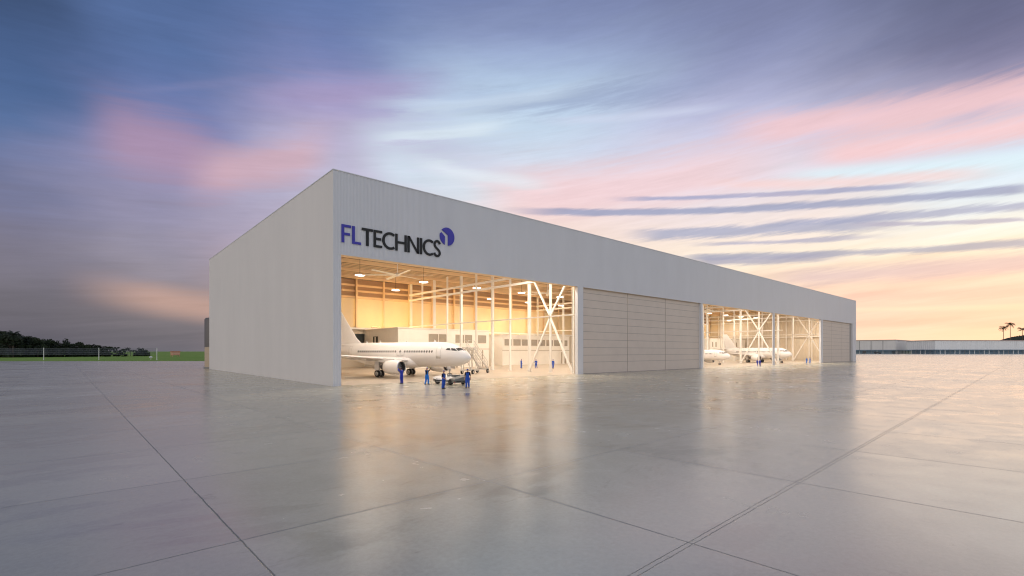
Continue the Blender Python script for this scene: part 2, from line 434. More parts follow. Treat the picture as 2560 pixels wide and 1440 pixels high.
b = MB(); b.box(.35, L-.35, .06, 1.15, DH, 20.35); b.build('header_lining', M_purl, hangar)
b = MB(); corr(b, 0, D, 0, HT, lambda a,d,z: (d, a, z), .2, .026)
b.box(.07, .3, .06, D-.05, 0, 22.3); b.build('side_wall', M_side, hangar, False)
b = MB(); b.box(L-.3, L, .06, D, 0, HT-.02); b.build('side_wall', M_side, hangar)
b = MB(); b.box(.3, L-.3, D-.3, D, 0, HT-.02); b.build('rear_wall', M_side, hangar)
b = MB(); b.box(.3, L-.3, .06, D-.3, 22.0, 22.3); b.build('roof', M_side, hangar)
b = MB()
b.box(-.04, L+.04, -.05, .34, HT, HT+.09); b.box(-.04, .34, .34, D+.04, HT, HT+.09); b.box(L-.34, L+.04, .34, D+.04, HT, HT+.09)
b.build('parapet_cap', M_clad, hangar)
# inside
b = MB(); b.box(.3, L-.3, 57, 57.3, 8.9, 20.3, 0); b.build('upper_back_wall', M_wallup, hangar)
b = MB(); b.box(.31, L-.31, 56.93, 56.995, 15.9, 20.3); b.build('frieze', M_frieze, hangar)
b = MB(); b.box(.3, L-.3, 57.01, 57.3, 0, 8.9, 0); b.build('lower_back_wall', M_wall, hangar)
b = MB(); corr(b, 1.1, 56.9, 0, 20.3, lambda a,d,z: (L-.5-d*2, a, z), .5, .04); b.build('end_wall_liner', M_wall, hangar, False)
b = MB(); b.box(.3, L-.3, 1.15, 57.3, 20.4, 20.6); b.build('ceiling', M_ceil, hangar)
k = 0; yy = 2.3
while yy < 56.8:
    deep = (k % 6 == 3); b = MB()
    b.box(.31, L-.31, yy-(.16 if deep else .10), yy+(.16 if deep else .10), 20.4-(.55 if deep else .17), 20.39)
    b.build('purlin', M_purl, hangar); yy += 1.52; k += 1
b = MB(); b.box(.31, L-.31, 56.2, 56.99, 8.75, 9.15)
for i in range(29): b.box(6.8*i+3.1, 6.8*i+3.5, 56.35, 56.98, 7.9, 8.75)
b.build('ledge', M_steel, hangar)
for z in (18.9, 17.6, 16.2):
    b = MB(); b.box(.31, L-.31, 56.6, 56.98, z-.22, z+.22); b.build('girt', M_purl, hangar)
def hcol(b, x, y, z0, z1, wd, dp):
    b.box(x-wd/2, x+wd/2, y-dp/2, y-dp/2+.05, z0, z1); b.box(x-wd/2, x+wd/2, y+dp/2-.05, y+dp/2, z0, z1)
    b.box(x-.03, x+.03, y-dp/2+.05, y+dp/2-.05, z0, z1)
for i in range(29):
    b = MB(); hcol(b, 6.8*i+6.9, 56.35, 9.15 if True else 0, 20.3, .36, .4); b.build('wall_column', M_purl, hangar)
for i in range(6):
    b = MB(); hcol(b, 199.0, 5+9.5*i, 0, 20.3, .3, .3); b.build('wall_column', M_steel, hangar)
b = MB(); b.box(198.9,199.3,1.2,56,9.4,9.7); b.box(198.9,199.3,1.2,56,16.0,16.4); b.box(198.9,199.3,1.2,56,17.5,17.9); b.build('girt', M_steel, hangar)
OFFICES = [(29.4,53.7,40.6,8.5),(62.6,88.8,46,7.9),(166.5,198.6,40.6,8.6)]
for X in (41.0, 85.0, 129.6, 173.4):
    for k in range(11):
        y = 2.5+5.3*k; z0 = .01
        for (x0,x1,y0,h) in OFFICES:
            if x0-.5 < X < x1+.5 and y > y0-.5: z0 = h+.02
        big = k % 2 == 0; b = MB(); wd = .46 if big else .32
        hcol(b, X, y, z0, 20.3, wd, wd)
        if z0 < 1: b.box(X-wd*.8, X+wd*.8, y-wd*.8, y+wd*.8, .01, .14)
        b.build('column', M_steel, hangar)
    ye = 2.5+5.3*10
    for z, h in ((9.7,.22),(16.2,.42),(17.5,.42)):
        b = MB(); b.box(X-.29, X-.235, 1.2, ye+.4, z-h/2, z+h/2); b.box(X-.4, X-.29, 1.2, ye+.4, z+h/2-.06, z+h/2)
        b.build('tie_beam', M_steel, hangar)
    for q, (y0, z0, y1, z1) in enumerate(((2.75,.3,7.8,9.6),(12.9,.3,7.8,9.6),(2.75,17.0,7.8,9.8),(12.2,17.0,7.8,9.8))):
        b = MB(); b.bar((X-.1,y0,z0),(X-.1,y1,z1), .3, .26, up=(1,0,0)); b.build('brace', M_steel, hangar)
# doors: three leaves at each closed doorway
def leaf(x0, x1, y, label):
    b = MB(); b.box(x0, x1, y+.03, y+.16, .05, DH+.2, 1)
    zs = [.06,1.9,3.05,4.3,5.6,6.9,8.2,9.5,10.8,12.1,13.2,DH+.15]
    for z0, z1 in zip(zs, zs[1:]): b.box(x0+.05, x1-.05, y, y+.029, z0+.035, z1-.035, 0)
    return tag(b.build('door_leaf', [M_door, M_seam], hangar), label)
leaf(40.47, 53.15, .42, None); leaf(53.2, 65.7, .42, None); leaf(65.75, 79.17, .42, None)
leaf(160.83,171.4,.42, None); leaf(171.45,183.5,.42, None); leaf(183.55,193.2,.42, None)
b = MB(); b.box(193.2,195.3,.45,.55,0,DH); b.build('door_pocket', M_seam, hangar)
b = MB()
for a0,a1 in ((40.45,79.19),(160.8,195.3)): b.box(a0,a1,.3,.62,.005,.05)
b.build('door_track', M_seam, hangar)

# ------------------------------------------------------------------ office blocks inside
def office(name_label, x0, x1, y0, h, wins, doors):
    o = empty('office_block', (x0,y0,0), label=name_label, cat='office')
    b = MB(); b.box(0, x1-x0, 0, 56.95-y0 if x1<198 else 56.2-y0, .01, h); b.build('wall', M_office, o)
    b = MB(); b.box(-.15, x1-x0+.15, -.15, 56.1-y0, h+.003, h+.22); b.build('roof', M_office, o)
    b = MB(); b.box(-.05, x1-x0+.05, -.05, -.001, h*.49, h*.49+.12); b.build('cornice', M_trim, o)
    for (a, z, ww, hh) in wins:
        b = MB()
        b.box(a,a+ww,-.06,-.002,z,z+.09); b.box(a,a+ww,-.06,-.002,z+hh-.09,z+hh); b.box(a,a+.09,-.06,-.002,z+.09,z+hh-.09); b.box(a+ww-.09,a+ww,-.06,-.002,z+.09,z+hh-.09)
        f = b.build('window', M_trim, o)
        b = MB(); b.box(a+.09,a+ww-.09,-.03,-.003,z+.09,z+hh-.09); b.build('pane', M_offglass, f)
    for (a, ww, hh) in doors:
        b = MB(); b.box(a,a+ww,-.05,-.002,.01,hh); b.build('door', M_trim, o)
    return o
o1 = office('white two storey office block behind the airliner nose', 29.4, 53.7, 40.6, 8.5,
       [(7.4,5.6,2.4,1.9),(10.0,5.6,2.4,1.9),(14.5,5.6,2.4,1.9),(17.2,5.6,2.0,1.9),(21.0,5.6,2.4,1.9)], [(14.6,.5,4.0),(19.0,.35,4.0),(22.2,.3,4.0)])
b = MB(); b.box(-.05,-.002,9.2,11.6,4.6,7.0); b.build('side_window', M_darkdoor, o1)
b = MB(); b.box(-.09,-.051,10.2,10.7,4.7,6.9); b.build('mullion', M_office, o1)
o2 = office('low white office block with a strip of windows behind the braced columns', 62.6, 88.8, 46, 7.9,
       [(.7+3.15*i,5.2,2.6,1.7) for i in range(8)], [(22.6,2.2,3.4)])
o3 = office('white office block at the far end behind the two distant airliners', 166.5, 198.6, 40.6, 8.6,
       [(1.5,5.4,.8,2.0),(4.3,5.4,.9,2.0),(20,5.4,1.0,2.0),(23,5.4,1.0,2.0)], [(8,2.2,3.2)])
b = MB(); b.box(27.2,32.5,56.7,56.99,3.4,7.7); b.build('dark_opening', M_darkdoor, hangar)
b = MB(); b.box(22.0,26.4,56.7,56.99,3.4,7.7); b.build('dark_opening', M_darkdoor, hangar)

# ------------------------------------------------------------------ lamps
LAMPC = (1.0,.87,.72)
M_diff = mat('lamp_diffuser', (.9,.88,.85), .4, emit=LAMPC, estr=180)
M_shade= mat('lamp_shade', (.5,.48,.45), .4, .6)
M_cable= mat('cable_black', (.02,.02,.02), .6)
def pendant():
    o = empty('pendant_lamp')
    b = MB(); b.tube([(0,0,.32),(0,0,3.4)], .028, 6); b.build('cable', M_cable, o)
    b = MB(); b.lathe([(.32,.06),(.30,.2),(.20,.62),(.14,.80),(.10,.82),(.10,.02)], n=28); b.build('lamp_shade', M_shade, o)
    b = MB(); b.lathe([(.10,.80),(.06,.84),(.01,.80),(-.03,.55),(-.05,.02)], n=28); b.build('diffuser', M_diff, o)
    return o
lamp0 = pendant(); used = False
def lamp(x, y, label, group):
    global used
    o = copy_tree(lamp0) if used else lamp0; used = True
    o.location = (x,y,17.0); tag(o, label, 'lamp', group)
rowA = {0:'leftmost', 1:'second from the left', 2:'third from the left', 3:'fourth from the left', 4:'rightmost'}
for k in range(14):
    x = 16.7+12.9*k
    if k < 5: lamp(x, 30.8, 'round white pendant lamp, %s in the front row of the left doorway' % rowA[k], 'pendant lamps in the front row')
    elif k == 10: lamp(x, 30.8, 'round white pendant lamp at the left edge of the far doorway', 'pendant lamps in the front row')
    elif k == 12: lamp(171.5, 30.8, 'round white pendant lamp behind the left cross brace of the far doorway', 'pendant lamps in the front row')
    elif k == 13: lamp(182.2, 29.5, 'round white pendant lamp just left of the slim post in the far doorway', 'pendant lamps in the front row')
    elif k in (6,8,11): lamp(x, 30.8, 'unseen pendant lamp added behind the closed leaves of the hangar', 'added pendant lamps behind the closed doors')  # unseen lamps added to carry the light on behind the closed doors
rowB = {0:'nearest', 2:'second', 3:'third', 4:'last'}
for k in range(13):
    x = 31.5+13.35*k
    if k in rowB: lamp(x, 45.6, 'smaller looking pendant lamp over the offices, %s of the back row' % rowB[k], 'pendant lamps in the back row')
    elif k == 12: lamp(191.7, 44.5, 'small pendant lamp deep in the far doorway', 'pendant lamps in the back row')
    elif k in (7,9): lamp(x, 45.6, 'unseen pendant lamp added behind the closed leaves of the hangar', 'added pendant lamps behind the closed doors')  # back row likewise: out of sight, added for even light
for k in range(14):
    for yy in (4.5, 12.5): lamp(10.3+13.8*k, yy, 'unseen pendant lamp added in rows just inside the doors', 'added pendant lamps just inside the doors')  # hidden by the header, added to light the near airliner and front floor
# warm floodlights washing the back wall from the office roofs
M_flood = mat('flood_lens', (.9,.7,.4), .4, emit=(1,.64,.22), estr=480)
M_case = mat('flood_case', (.25,.24,.22), .5, .5)
def flood():
    o = empty('floodlight')
    b = MB(); b.box(-1.15,1.15,-.28,.28,0,.14); b.box(-1.2,-1.16,-.05,.05,0,.2); b.box(1.16,1.2,-.05,.05,0,.2); b.build('housing', M_case, o)
    b = MB(); b.box(-1.1,1.1,-.25,.25,.141,.165); b.build('lens', M_flood, o)
    return o
f0 = flood()
FL = [(31.3,55.2,9.16+.0,'amber floodlight on the ledge left of the near office'),(37.8,54.3,8.73,'amber floodlight on the near office roof, left one'),(47.6,54.3,8.73,'amber floodlight on the near office roof, right one'),
      (66.5,54.3,8.13,'amber floodlight on the roof of the strip window office, left one'),(78.5,54.3,8.13,'amber floodlight on the roof of the strip window office, right one'),
      (174.0,54.0,8.83,'amber floodlight on the far office roof above the airliner tail'),(187.5,54.0,8.83,'amber floodlight on the far office roof behind the brace')]
for i, (x,y,z,lb) in enumerate(FL):
    o = f0 if i == 0 else copy_tree(f0)
    o.location = (x, 54.6 if i == 0 else y, 9.16 if i == 0 else z); tag(o, lb, 'floodlight', 'amber floodlights on the office roofs')
# ceiling fans
M_blade = mat('fan_blade', (.92,.88,.78), .4, .2)
def fan():
    o = empty('ceiling_fan')
    b = MB(); b.tube([(0,0,.3),(0,0,4.1)], .09, 10); b.build('rod', M_steel, o)
    b = MB(); b.lathe([(.38,.05),(.36,.30),(.05,.42),(-.12,.40),(-.2,.05)], n=24, cap=True); b.build('hub', M_steel, o)
    for k in range(6):
        a = 2*PI*k/6; b = MB(); c, s_ = math.cos(a), math.sin(a); r0, r1, wd = .38, 5.9, .56
        vs = []
        for r, ww in ((r0,.22),(1.2,wd/2+.04),(r1-.2,wd/2),(r1,.10)):
            for sx, zz in ((-1,-.03),(1,.05)):
                for dz in (0,.04): vs.append((c*r - s_*ww*sx, s_*r + c*ww*sx, zz+dz))
        fs = []
        for i in range(3):
            q = i*4; fs += [(q,q+4,q+6,q+2),(q+1,q+3,q+7,q+5),(q,q+1,q+5,q+4),(q+2,q+6,q+7,q+3)]
        fs += [(0,2,3,1),(12,13,15,14)]
        b.add(vs, fs); b.build('blade', M_blade, o)
    return o
fn = fan(); fn.location = (19.6,22.6,16.4); fn.rotation_euler.z = .35
tag(fn, 'large six blade ceiling fan over the near airliner', 'ceiling fan', 'ceiling fans')
for x,y,rz,lb in ((56.5,23.5,.8,'large six blade ceiling fan seen through the cross brace'),(128.0,21.0,.2,'large six blade ceiling fan in the far doorway')):
    c = copy_tree(fn); c.location = (x,y,16.4); c.rotation_euler.z = rz; tag(c, lb)

# ------------------------------------------------------------------ sign
M_blue = mat('sign_blue', (.05,.045,.42), .4, 0, .4, .03)
M_black= mat('sign_black', (.006,.006,.007), .4, 0, .4, .03)
sign = empty('wall_sign', (0,0,0), label='FL TECHNICS lettering and round blue emblem above the left doorway', cat='sign')
ZB, ZT = 15.30, 17.22
def let(polys, m, label):
    b = MB()
    for p in polys: b.prism(p, -.10, -.004)
    o = b.build('letter', m, sign); o['label'] = label
def R(x0,x1,z0,z1): return [(x0,z0),(x1,z0),(x1,z1),(x0,z1)]
def arc(cx, cz, rx, rz, t0, t1, wx, wz, n=22):
    out = []; q = []
    for i in range(n):
        a = math.radians(t0+(t1-t0)*i/n); c = math.radians(t0+(t1-t0)*(i+1)/n)
        out.append([(cx+rx*math.cos(a),cz+rz*math.sin(a)),(cx+rx*math.cos(c),cz+rz*math.sin(c)),
                    (cx+(rx-wx)*math.cos(c),cz+(rz-wz)*math.sin(c)),(cx+(rx-wx)*math.cos(a),cz+(rz-wz)*math.sin(a))])
    return out
st = .29
def loop(b, pts_o, pts_i):
    n = len(pts_o); vs = [(p[0],-.10,p[1]) for p in pts_o]+[(p[0],-.10,p[1]) for p in pts_i]+[(p[0],-.004,p[1]) for p in pts_o]+[(p[0],-.004,p[1]) for p in pts_i]
    fs = []
    for i in range(n-1):
        fs += [(i,i+1,n+i+1,n+i),(2*n+i,3*n+i,3*n+i+1,2*n+i+1),(i,2*n+i,2*n+i+1,i+1),(n+i,n+i+1,3*n+i+1,3*n+i)]
    fs += [(0,n,3*n,2*n),(n-1,3*n-1,4*n-1,2*n-1)]
    b.add(vs, fs)
let([R(.87,1.16,ZB,ZT), R(1.16,1.91,ZT-.27,ZT), R(1.16,1.79,ZB+.80,ZB+1.06)], M_blue, 'letter F')
let([R(2.04,2.33,ZB,ZT), R(2.33,3.02,ZB,ZB+.26)], M_blue, 'letter L')
let([R(3.13,4.42,ZT-.27,ZT), R(3.62,3.92,ZB,ZT-.27)], M_black, 'letter T')
let([R(4.50,4.79,ZB,ZT), R(4.79,5.52,ZT-.26,ZT), R(4.79,5.40,ZB+.83,ZB+1.09), R(4.79,5.52,ZB,ZB+.26)], M_black, 'letter E')
def C_letter(x0, x1):
    rx = (x1-x0)*.60; rz = (ZT-ZB)/2+.03; cx = x0+rx; cz = (ZB+ZT)/2
    a0 = 52; po = []; pi = []
    for i in range(41):
        a = math.radians(a0+(360-2*a0)*i/40)
        po.append((cx+rx*math.cos(a), cz+rz*math.sin(a))); pi.append((cx+(rx-.29)*math.cos(a), cz+(rz-.27)*math.sin(a)))
    b = MB(); loop(b, po, pi); o = b.build('letter', M_black, sign); o['label'] = 'letter C'
C_letter(5.54, 7.16)
let([R(7.17,7.45,ZB,ZT), R(8.35,8.63,ZB,ZT), R(7.45,8.35,ZB+.84,ZB+1.10)], M_black, 'letter H')
let([R(8.74,9.01,ZB,ZT-.001), R(10.01,10.28,ZB+.001,ZT), [(8.74,ZT),(9.02,ZT-.0),(10.28,ZB),(10.0,ZB)]], M_black, 'letter N')
let([R(10.40,10.70,ZB,ZT)], M_black, 'letter I')
C_letter(10.79, 12.32)
pts = [(13.20,ZT-.34),(13.06,ZT-.12),(12.86,ZT-.02),(12.62,ZT-.08),(12.46,ZT-.32),(12.46,ZT-.56),(12.60,ZT-.78),(12.84,ZT-.98),(13.06,ZT-1.18),(13.18,ZT-1.42),(13.12,ZT-1.66),(12.92,ZT-1.82),(12.68,ZT-1.82),(12.48,ZT-1.68),(12.40,ZT-1.48)]
sm = []
for i in range(len(pts)-1):
    p0,p1,p2,p3 = pts[max(i-1,0)],pts[i],pts[i+1],pts[min(i+2,len(pts)-1)]
    for q in range(4):
        s_ = q/4
        sm.append(tuple(.5*((2*p1[d])+(-p0[d]+p2[d])*s_+(2*p0[d]-5*p1[d]+4*p2[d]-p3[d])*s_*s_+(-p0[d]+3*p1[d]-3*p2[d]+p3[d])*s_**3) for d in (0,1)))
sm.append(pts[-1]); po = []; pi = []
for i, p in enumerate(sm):
    a, c = sm[max(i-1,0)], sm[min(i+1,len(sm)-1)]; dx_, dz_ = c[0]-a[0], c[1]-a[1]; l_ = math.hypot(dx_,dz_)
    po.append((p[0]-dz_/l_*.14, p[1]+dx_/l_*.14)); pi.append((p[0]+dz_/l_*.14, p[1]-dx_/l_*.14))
b = MB(); loop(b, po, pi); o = b.build('letter', M_black, sign); o['label'] = 'letter S'
# emblem: a disc cut by a bent pale band
cx, cz, rr, rv = 14.27, 17.98, 1.08, 1.12
def ci(a): return (cx+rr*math.cos(math.radians(a)), cz+rv*math.sin(math.radians(a)))
b = MB()
b.prism([ci(a) for a in range(-84,140,8)]+[ci(138), (cx+.12, cz+.18)], -.10, -.004)
b.prism([ci(a) for a in range(166,252,7)]+[(cx-.34, cz-.02), (cx-.86, cz+.42)], -.10, -.004)
b.build('emblem', M_blue, sign)

# ------------------------------------------------------------------ airliners
M_white = mat('aircraft_white', (.89,.87,.86), .30, 0, .5, .02, .6, coat=.3)
M_grey  = mat('aircraft_grey', (.46,.45,.45), .35, .1)
M_metal = mat('bare_metal', (.62,.62,.63), .25, .9)
M_dk    = mat('dark_inlet', (.05,.05,.055), .4, .3)
M_tyre  = mat('tyre_rubber', (.022,.022,.022), .75)
M_rim   = mat('wheel_rim', (.55,.55,.54), .35, .5)
M_glass = mat('cockpit_glass', (.05,.055,.06), .08, 0, .7)
M_cabin = mat('cabin_glass', (.02,.022,.028), .2)
M_line  = mat('door_outline', (.36,.34,.33), .5)
ST = [(0,.05,.05,3.25),(.12,.30,.29,3.26),(.35,.55,.53,3.29),(.9,.94,.92,3.35),(1.8,1.34,1.36,3.46),(3,1.68,1.76,3.63),(4.5,1.90,1.99,3.76),(6,1.97,2.06,3.8),(7.5,1.975,2.07,3.8),
      (13,1.975,2.07,3.8),(20,1.975,2.07,3.8),(23,1.92,1.97,3.89),(26,1.62,1.64,4.16),(29,1.13,1.15,4.56),(32,.58,.62,4.98),(33.4,.26,.30,5.18),(33.84,.08,.1,5.22)]
def stn(a):
    for i in range(len(ST)-1):
        if ST[i][0] <= a <= ST[i+1][0]:
            p0,p1,p2,p3 = ST[max(i-1,0)],ST[i],ST[i+1],ST[min(i+2,len(ST)-1)]; s_ = (a-p1[0])/(p2[0]-p1[0])
            h = s_*s_*(3-2*s_); r = []
            for d in (1,2,3):
                m1 = (p2[d]-p0[d])/(p2[0]-p0[0])*(p2[0]-p1[0]); m2 = (p3[d]-p1[d])/(p3[0]-p1[0])*(p2[0]-p1[0])
                r.append((2*s_**3-3*s_*s_+1)*p1[d]+(s_**3-2*s_*s_+s_)*m1+(-2*s_**3+3*s_*s_)*p2[d]+(s_**3-s_*s_)*m2)
            return r
    return ST[-1][1:]
def surf(a, ang, off=0, side=-1):     # ang from the crown; side -1 = starboard (-x)
    hw, hh, zc = stn(a); q = math.radians(ang)
    return Vector((side*(hw+off)*math.sin(q), a, zc+(hh+off)*math.cos(q)))
def ang_z(a, z):
    hw, hh, zc = stn(a); return math.degrees(math.acos(max(-1,min(1,(z-zc)/hh))))
def patch(b, corners, off, side, n=5, mi=0):
    """corners (a,ang): p00,p10,p11,p01, a thin shell lying on the skin"""
    g = []
    for i in range(n+1):
        for j in range(n+1):
            u, v = i/n, j/n
            a = (1-u)*(1-v)*corners[0][0]+u*(1-v)*corners[1][0]+u*v*corners[2][0]+(1-u)*v*corners[3][0]
            q = (1-u)*(1-v)*corners[0][1]+u*(1-v)*corners[1][1]+u*v*corners[2][1]+(1-u)*v*corners[3][1]
            g.append((a,q))
    k = (n+1)**2
    vs = [surf(a,q,off,side) for a,q in g]+[surf(a,q,-.02,side) for a,q in g]
    fs = [(i*(n+1)+j, i*(n+1)+j+1, (i+1)*(n+1)+j+1, (i+1)*(n+1)+j) for i in range(n) for j in range(n)]
    rim = [j for j in range(n+1)]+[i*(n+1)+n for i in range(1,n+1)]+[n*(n+1)+j for j in range(n-1,-1,-1)]+[i*(n+1) for i in range(n-1,0,-1)]
    for i in range(len(rim)): fs.append((rim[i], rim[(i+1)%len(rim)], rim[(i+1)%len(rim)]+k, rim[i]+k))
    b.add(vs, fs, mi, True)
def rect_on(b, a0, a1, z0, z1, off, side, mi=0):
    patch(b, [(a0,ang_z(a0,z0)),(a1,ang_z(a1,z0)),(a1,ang_z(a1,z1)),(a0,ang_z(a0,z1))], off, side, 5, mi)
AF = [(0,0),(.02,.32),(.08,.58),(.2,.85),(.38,1.0),(.6,.8),(.82,.4),(1,.04)]
def section(b_, le, te, z, th, side):
    up = [(side*b_, le+(te-le)*s_, z+th*.6*h) for s_, h in AF]; lo = [(side*b_, le+(te-le)*s_, z-th*.4*h) for s_, h in AF[-1:0:-1]]
    return up+lo
def airliner(label, detail=True):
    A = empty('airliner', label=label, cat='airplane', group='white airliners inside the hangar')
    b = MB(); rings = []; aa = [0,.05,.12,.22,.35,.6,.9,1.3,1.8,2.4,3,3.7,4.5,5.2,6,7.5,10,13,16,20,21.5,23,24.5,26,27.5,29,30.5,32,33,33.6,33.84]
    for a in aa:
        hw, hh, zc = stn(a); rings.append([(hw*math.sin(2*PI*k/48), a, zc+hh*math.cos(2*PI*k/48)) for k in range(48)])
    b.loft(rings); fus = b.build('fuselage', M_white, A)
    # belly fairing
    b = MB(); rings = []
    for a, hw, hh in ((9.9,.3,.2),(10.05,1.0,.55),(10.4,1.6,.85),(11.2,2.05,1.05),(12.5,2.2,1.12),(17,2.2,1.12),(18.6,1.95,1.0),(20,1.3,.7),(20.9,.3,.2)):
        rings.append([(hw*math.copysign(abs(math.cos(q))**.75,math.cos(q)), a, 2.62+hh*math.copysign(abs(math.sin(q))**.75,math.sin(q))) for q in [2*PI*k/40 for k in range(40)]])
    b.loft(rings); b.build('belly_fairing', M_white, A)
    for side in (-1, 1):
        b = MB()
        b.loft([section(bb, le, te, z, th, side) for bb, le, te, z, th in ((1.2,10.7,18.4,2.75,1.0),(2.2,11.3,18.35,2.82,.92),(6.2,13.4,18.3,3.16,.55),(10.5,15.7,19.1,3.52,.36),(14.4,17.75,19.8,3.86,.22),(14.7,18.1,19.75,3.88,.1))], smooth=True)
        wg = b.build('wing', M_white, A)
        b = MB(); b.loft([section(bb, le, te, z, .03, side) for bb, le, te, z in ((2.3,16.9,18.9,2.62),(6.2,16.9,18.9,2.95),(9.8,17.6,19.5,3.3))], smooth=False); b.build('flap', M_grey, wg)
        for bb, le in ((4.6,16.6),(7.6,16.9),(10.6,17.4)):
            b = MB(); z = 2.6+bb*.092
            b.tube([(side*bb,le-1.0,z),(side*bb,le,z-.22),(side*bb,le+1.2,z-.28),(side*bb,le+2.3,z-.18),(side*bb,le+2.9,z-.05)], [.03,.15,.19,.13,.02], 10); b.build('flap_fairing', M_white, wg)
        b = MB(); b.add([(side*14.66,18.0,3.3),(side*14.66,19.9,3.5),(side*14.66,20.1,4.7),(side*14.66,19.2,4.6),(side*14.74,18.0,3.3),(side*14.74,19.9,3.5),(side*14.74,20.1,4.7),(side*14.74,19.2,4.6)], [(0,1,2,3),(7,6,5,4),(0,4,5,1),(1,5,6,2),(2,6,7,3),(3,7,4,0)]); b.build('wingtip_fence', M_white, wg)
        # engine
        ex, ez, ea = side*5.6, 1.78, 9.3
        b = MB(); b.lathe([(.02,.93),(0,.98),(.05,1.04),(.35,1.12),(.95,1.17),(1.8,1.16),(2.6,1.07),(3.25,.95),(3.27,.90),(2.6,.92)], (ex,ea,ez), 'y', 40); nac = b.build('engine_nacelle', M_white, A)
        b = MB(); b.lathe([(.05,1.045),(0,.985),(-.03,.95),(.02,.90),(.2,.87)], (ex,ea,ez), 'y', 40); b.build('inlet_lip', M_metal, nac)
        b = MB(); b.lathe([(.2,.87),(.9,.87),(.92,.05)], (ex,ea,ez), 'y', 40); b.build('inlet_duct', M_dk, nac)
        b = MB(); b.lathe([(.35,.02),(.45,.12),(.9,.30)], (ex,ea,ez), 'y', 24, cap=True); b.build('spinner', M_grey, nac)
        b = MB()
        for k in range(22):
            q = 2*PI*k/22; b.bar((ex+.25*math.cos(q),ea+.84,ez+.25*math.sin(q)),(ex+.86*math.cos(q),ea+.86,ez+.86*math.sin(q)),.02,.13,up=(math.cos(q+.6),.7,math.sin(q+.6)))
        b.build('fan_blades', M_grey, nac)
        b = MB(); b.lathe([(2.6,.66),(3.4,.60),(4.3,.42),(4.35,.30),(4.3,.2),(5.0,.03)], (ex,ea,ez), 'y', 30); b.build('exhaust', M_dk, nac)
        b = MB(); b.add([(ex-.16,ea+.9,ez+1.05),(ex+.16,ea+.9,ez+1.05),(ex+.18,ea+4.6,ez+.75),(ex-.18,ea+4.6,ez+.75),(ex-.14,ea+1.6,ez+1.32),(ex+.14,ea+1.6,ez+1.32),(ex+.16,ea+5.6,ez+1.45),(ex-.16,ea+5.6,ez+1.45)],
              [(0,3,2,1),(4,5,6,7),(0,1,5,4),(1,2,6,5),(2,3,7,6),(3,0,4,7)]); b.build('pylon', M_white, A)
        # main gear
        b = MB(); gx, ga = side*3.8, 16.1
        b.tube([(gx,ga,.55),(gx,ga,1.6)], .11, 12); b.tube([(gx,ga,1.5),(gx-side*.1,ga,2.9)], .17, 12); b.tube([(gx-.7,ga,.58),(gx+.7,ga,.58)], .10, 10)
        b.bar((gx-side*.2,ga,1.7),(gx-side*1.7,ga,2.5),.12,.12); b.bar((gx,ga+.15,.8),(gx,ga+.4,1.5),.1,.06)
        b.build('landing_gear_leg', M_grey, A)
        b = MB(); b.box(gx+side*.62-.02, gx+side*.62+.02, ga-.45, ga+.5, 1.15, 2.7); b.build('gear_door', M_white, A)
        for dx_ in (-.46,.46):
            b = MB(); b.lathe([(-.2,.36),(-.21,.50),(-.14,.57),(0,.585),(.14,.57),(.21,.50),(.2,.36)], (gx+dx_,ga,.585), 'x', 28); wh = b.build('wheel', M_tyre, A)
            b = MB(); b.lathe([(-.17,.37),(-.19,.34),(-.12,.14),(-.2,.12),(-.2,.02)], (gx+dx_,ga,.585), 'x', 24); b.lathe([(.17,.37),(.19,.34),(.12,.14),(.2,.12),(.2,.02)], (gx+dx_,ga,.585), 'x', 24); b.build('rim', M_rim, wh)
        # stabiliser
        b = MB(); b.loft([section(bb, le, te, z, th, side) for bb, le, te, z, th in ((.3,28.9,32.7,5.25,.36),(6.0,32.2,33.7,5.85,.14),(6.15,32.6,33.65,5.87,.05))]); b.build('tailplane', M_white, A)
        # windscreen panes
        for c in ([(1.12,7),(1.72,46),(2.28,37),(1.84,5)], [(1.80,50),(2.72,60),(2.98,47.5),(2.38,39)], [(2.85,61),(3.72,63.5),(3.58,53.5),(3.12,48.5)]):
            b = MB(); patch(b, c, .014, side); b.build('windscreen_pane', M_glass, A)
        if detail or side < 0:
            for a0, a1, z0, z1 in ((4.62,5.40,3.3,5.05),(25.55,26.3,3.5,5.15)):
                b = MB(); rect_on(b, a0-.04, a1+.04, z0-.04, z1+.03, .006, side, 1); rect_on(b, a0, a1, z0, z1, .012, side, 0); rect_on(b, a0-.02, a1+.02, z0-.12, z0-.05, .02, side, 1)
                b.build('door', [M_white, M_line], A)
            for a0 in (12.75,13.65):
                b = MB(); rect_on(b, a0-.3, a0+.3, 3.55, 4.62, .006, side, 1); rect_on(b, a0-.27, a0+.27, 3.58, 4.59, .012, side, 0); b.build('emergency_exit', [M_white, M_line], A)
    # fin
    b = MB()
    def fs(z, le, te, th): return [(th*h*.5, le+(te-le)*s_, z) for s_, h in AF]+[(-th*h*.5, le+(te-le)*s_, z) for s_, h in AF[-1:0:-1]]
    b.loft([fs(5.3,23.9,31.6,.5),(fs(5.95,24.9,31.5,.5)),fs(6.7,25.9,31.45,.46),fs(9.2,28.0,31.9,.36),fs(11.6,29.95,32.25,.22),fs(11.76,30.2,32.2,.06)]); b.build('tail_fin', M_white, A)
    # nose gear
    b = MB(); b.tube([(0,4.2,.38),(0,4.15,2.2)], .10, 12); b.tube([(-.36,4.2,.38),(.36,4.2,.38)], .07, 10); b.bar((0,4.15,1.0),(0,5.2,1.9),.09,.09); b.box(-.1,.1,4.0,4.07,1.2,1.45); b.build('landing_gear_leg', M_grey, A)
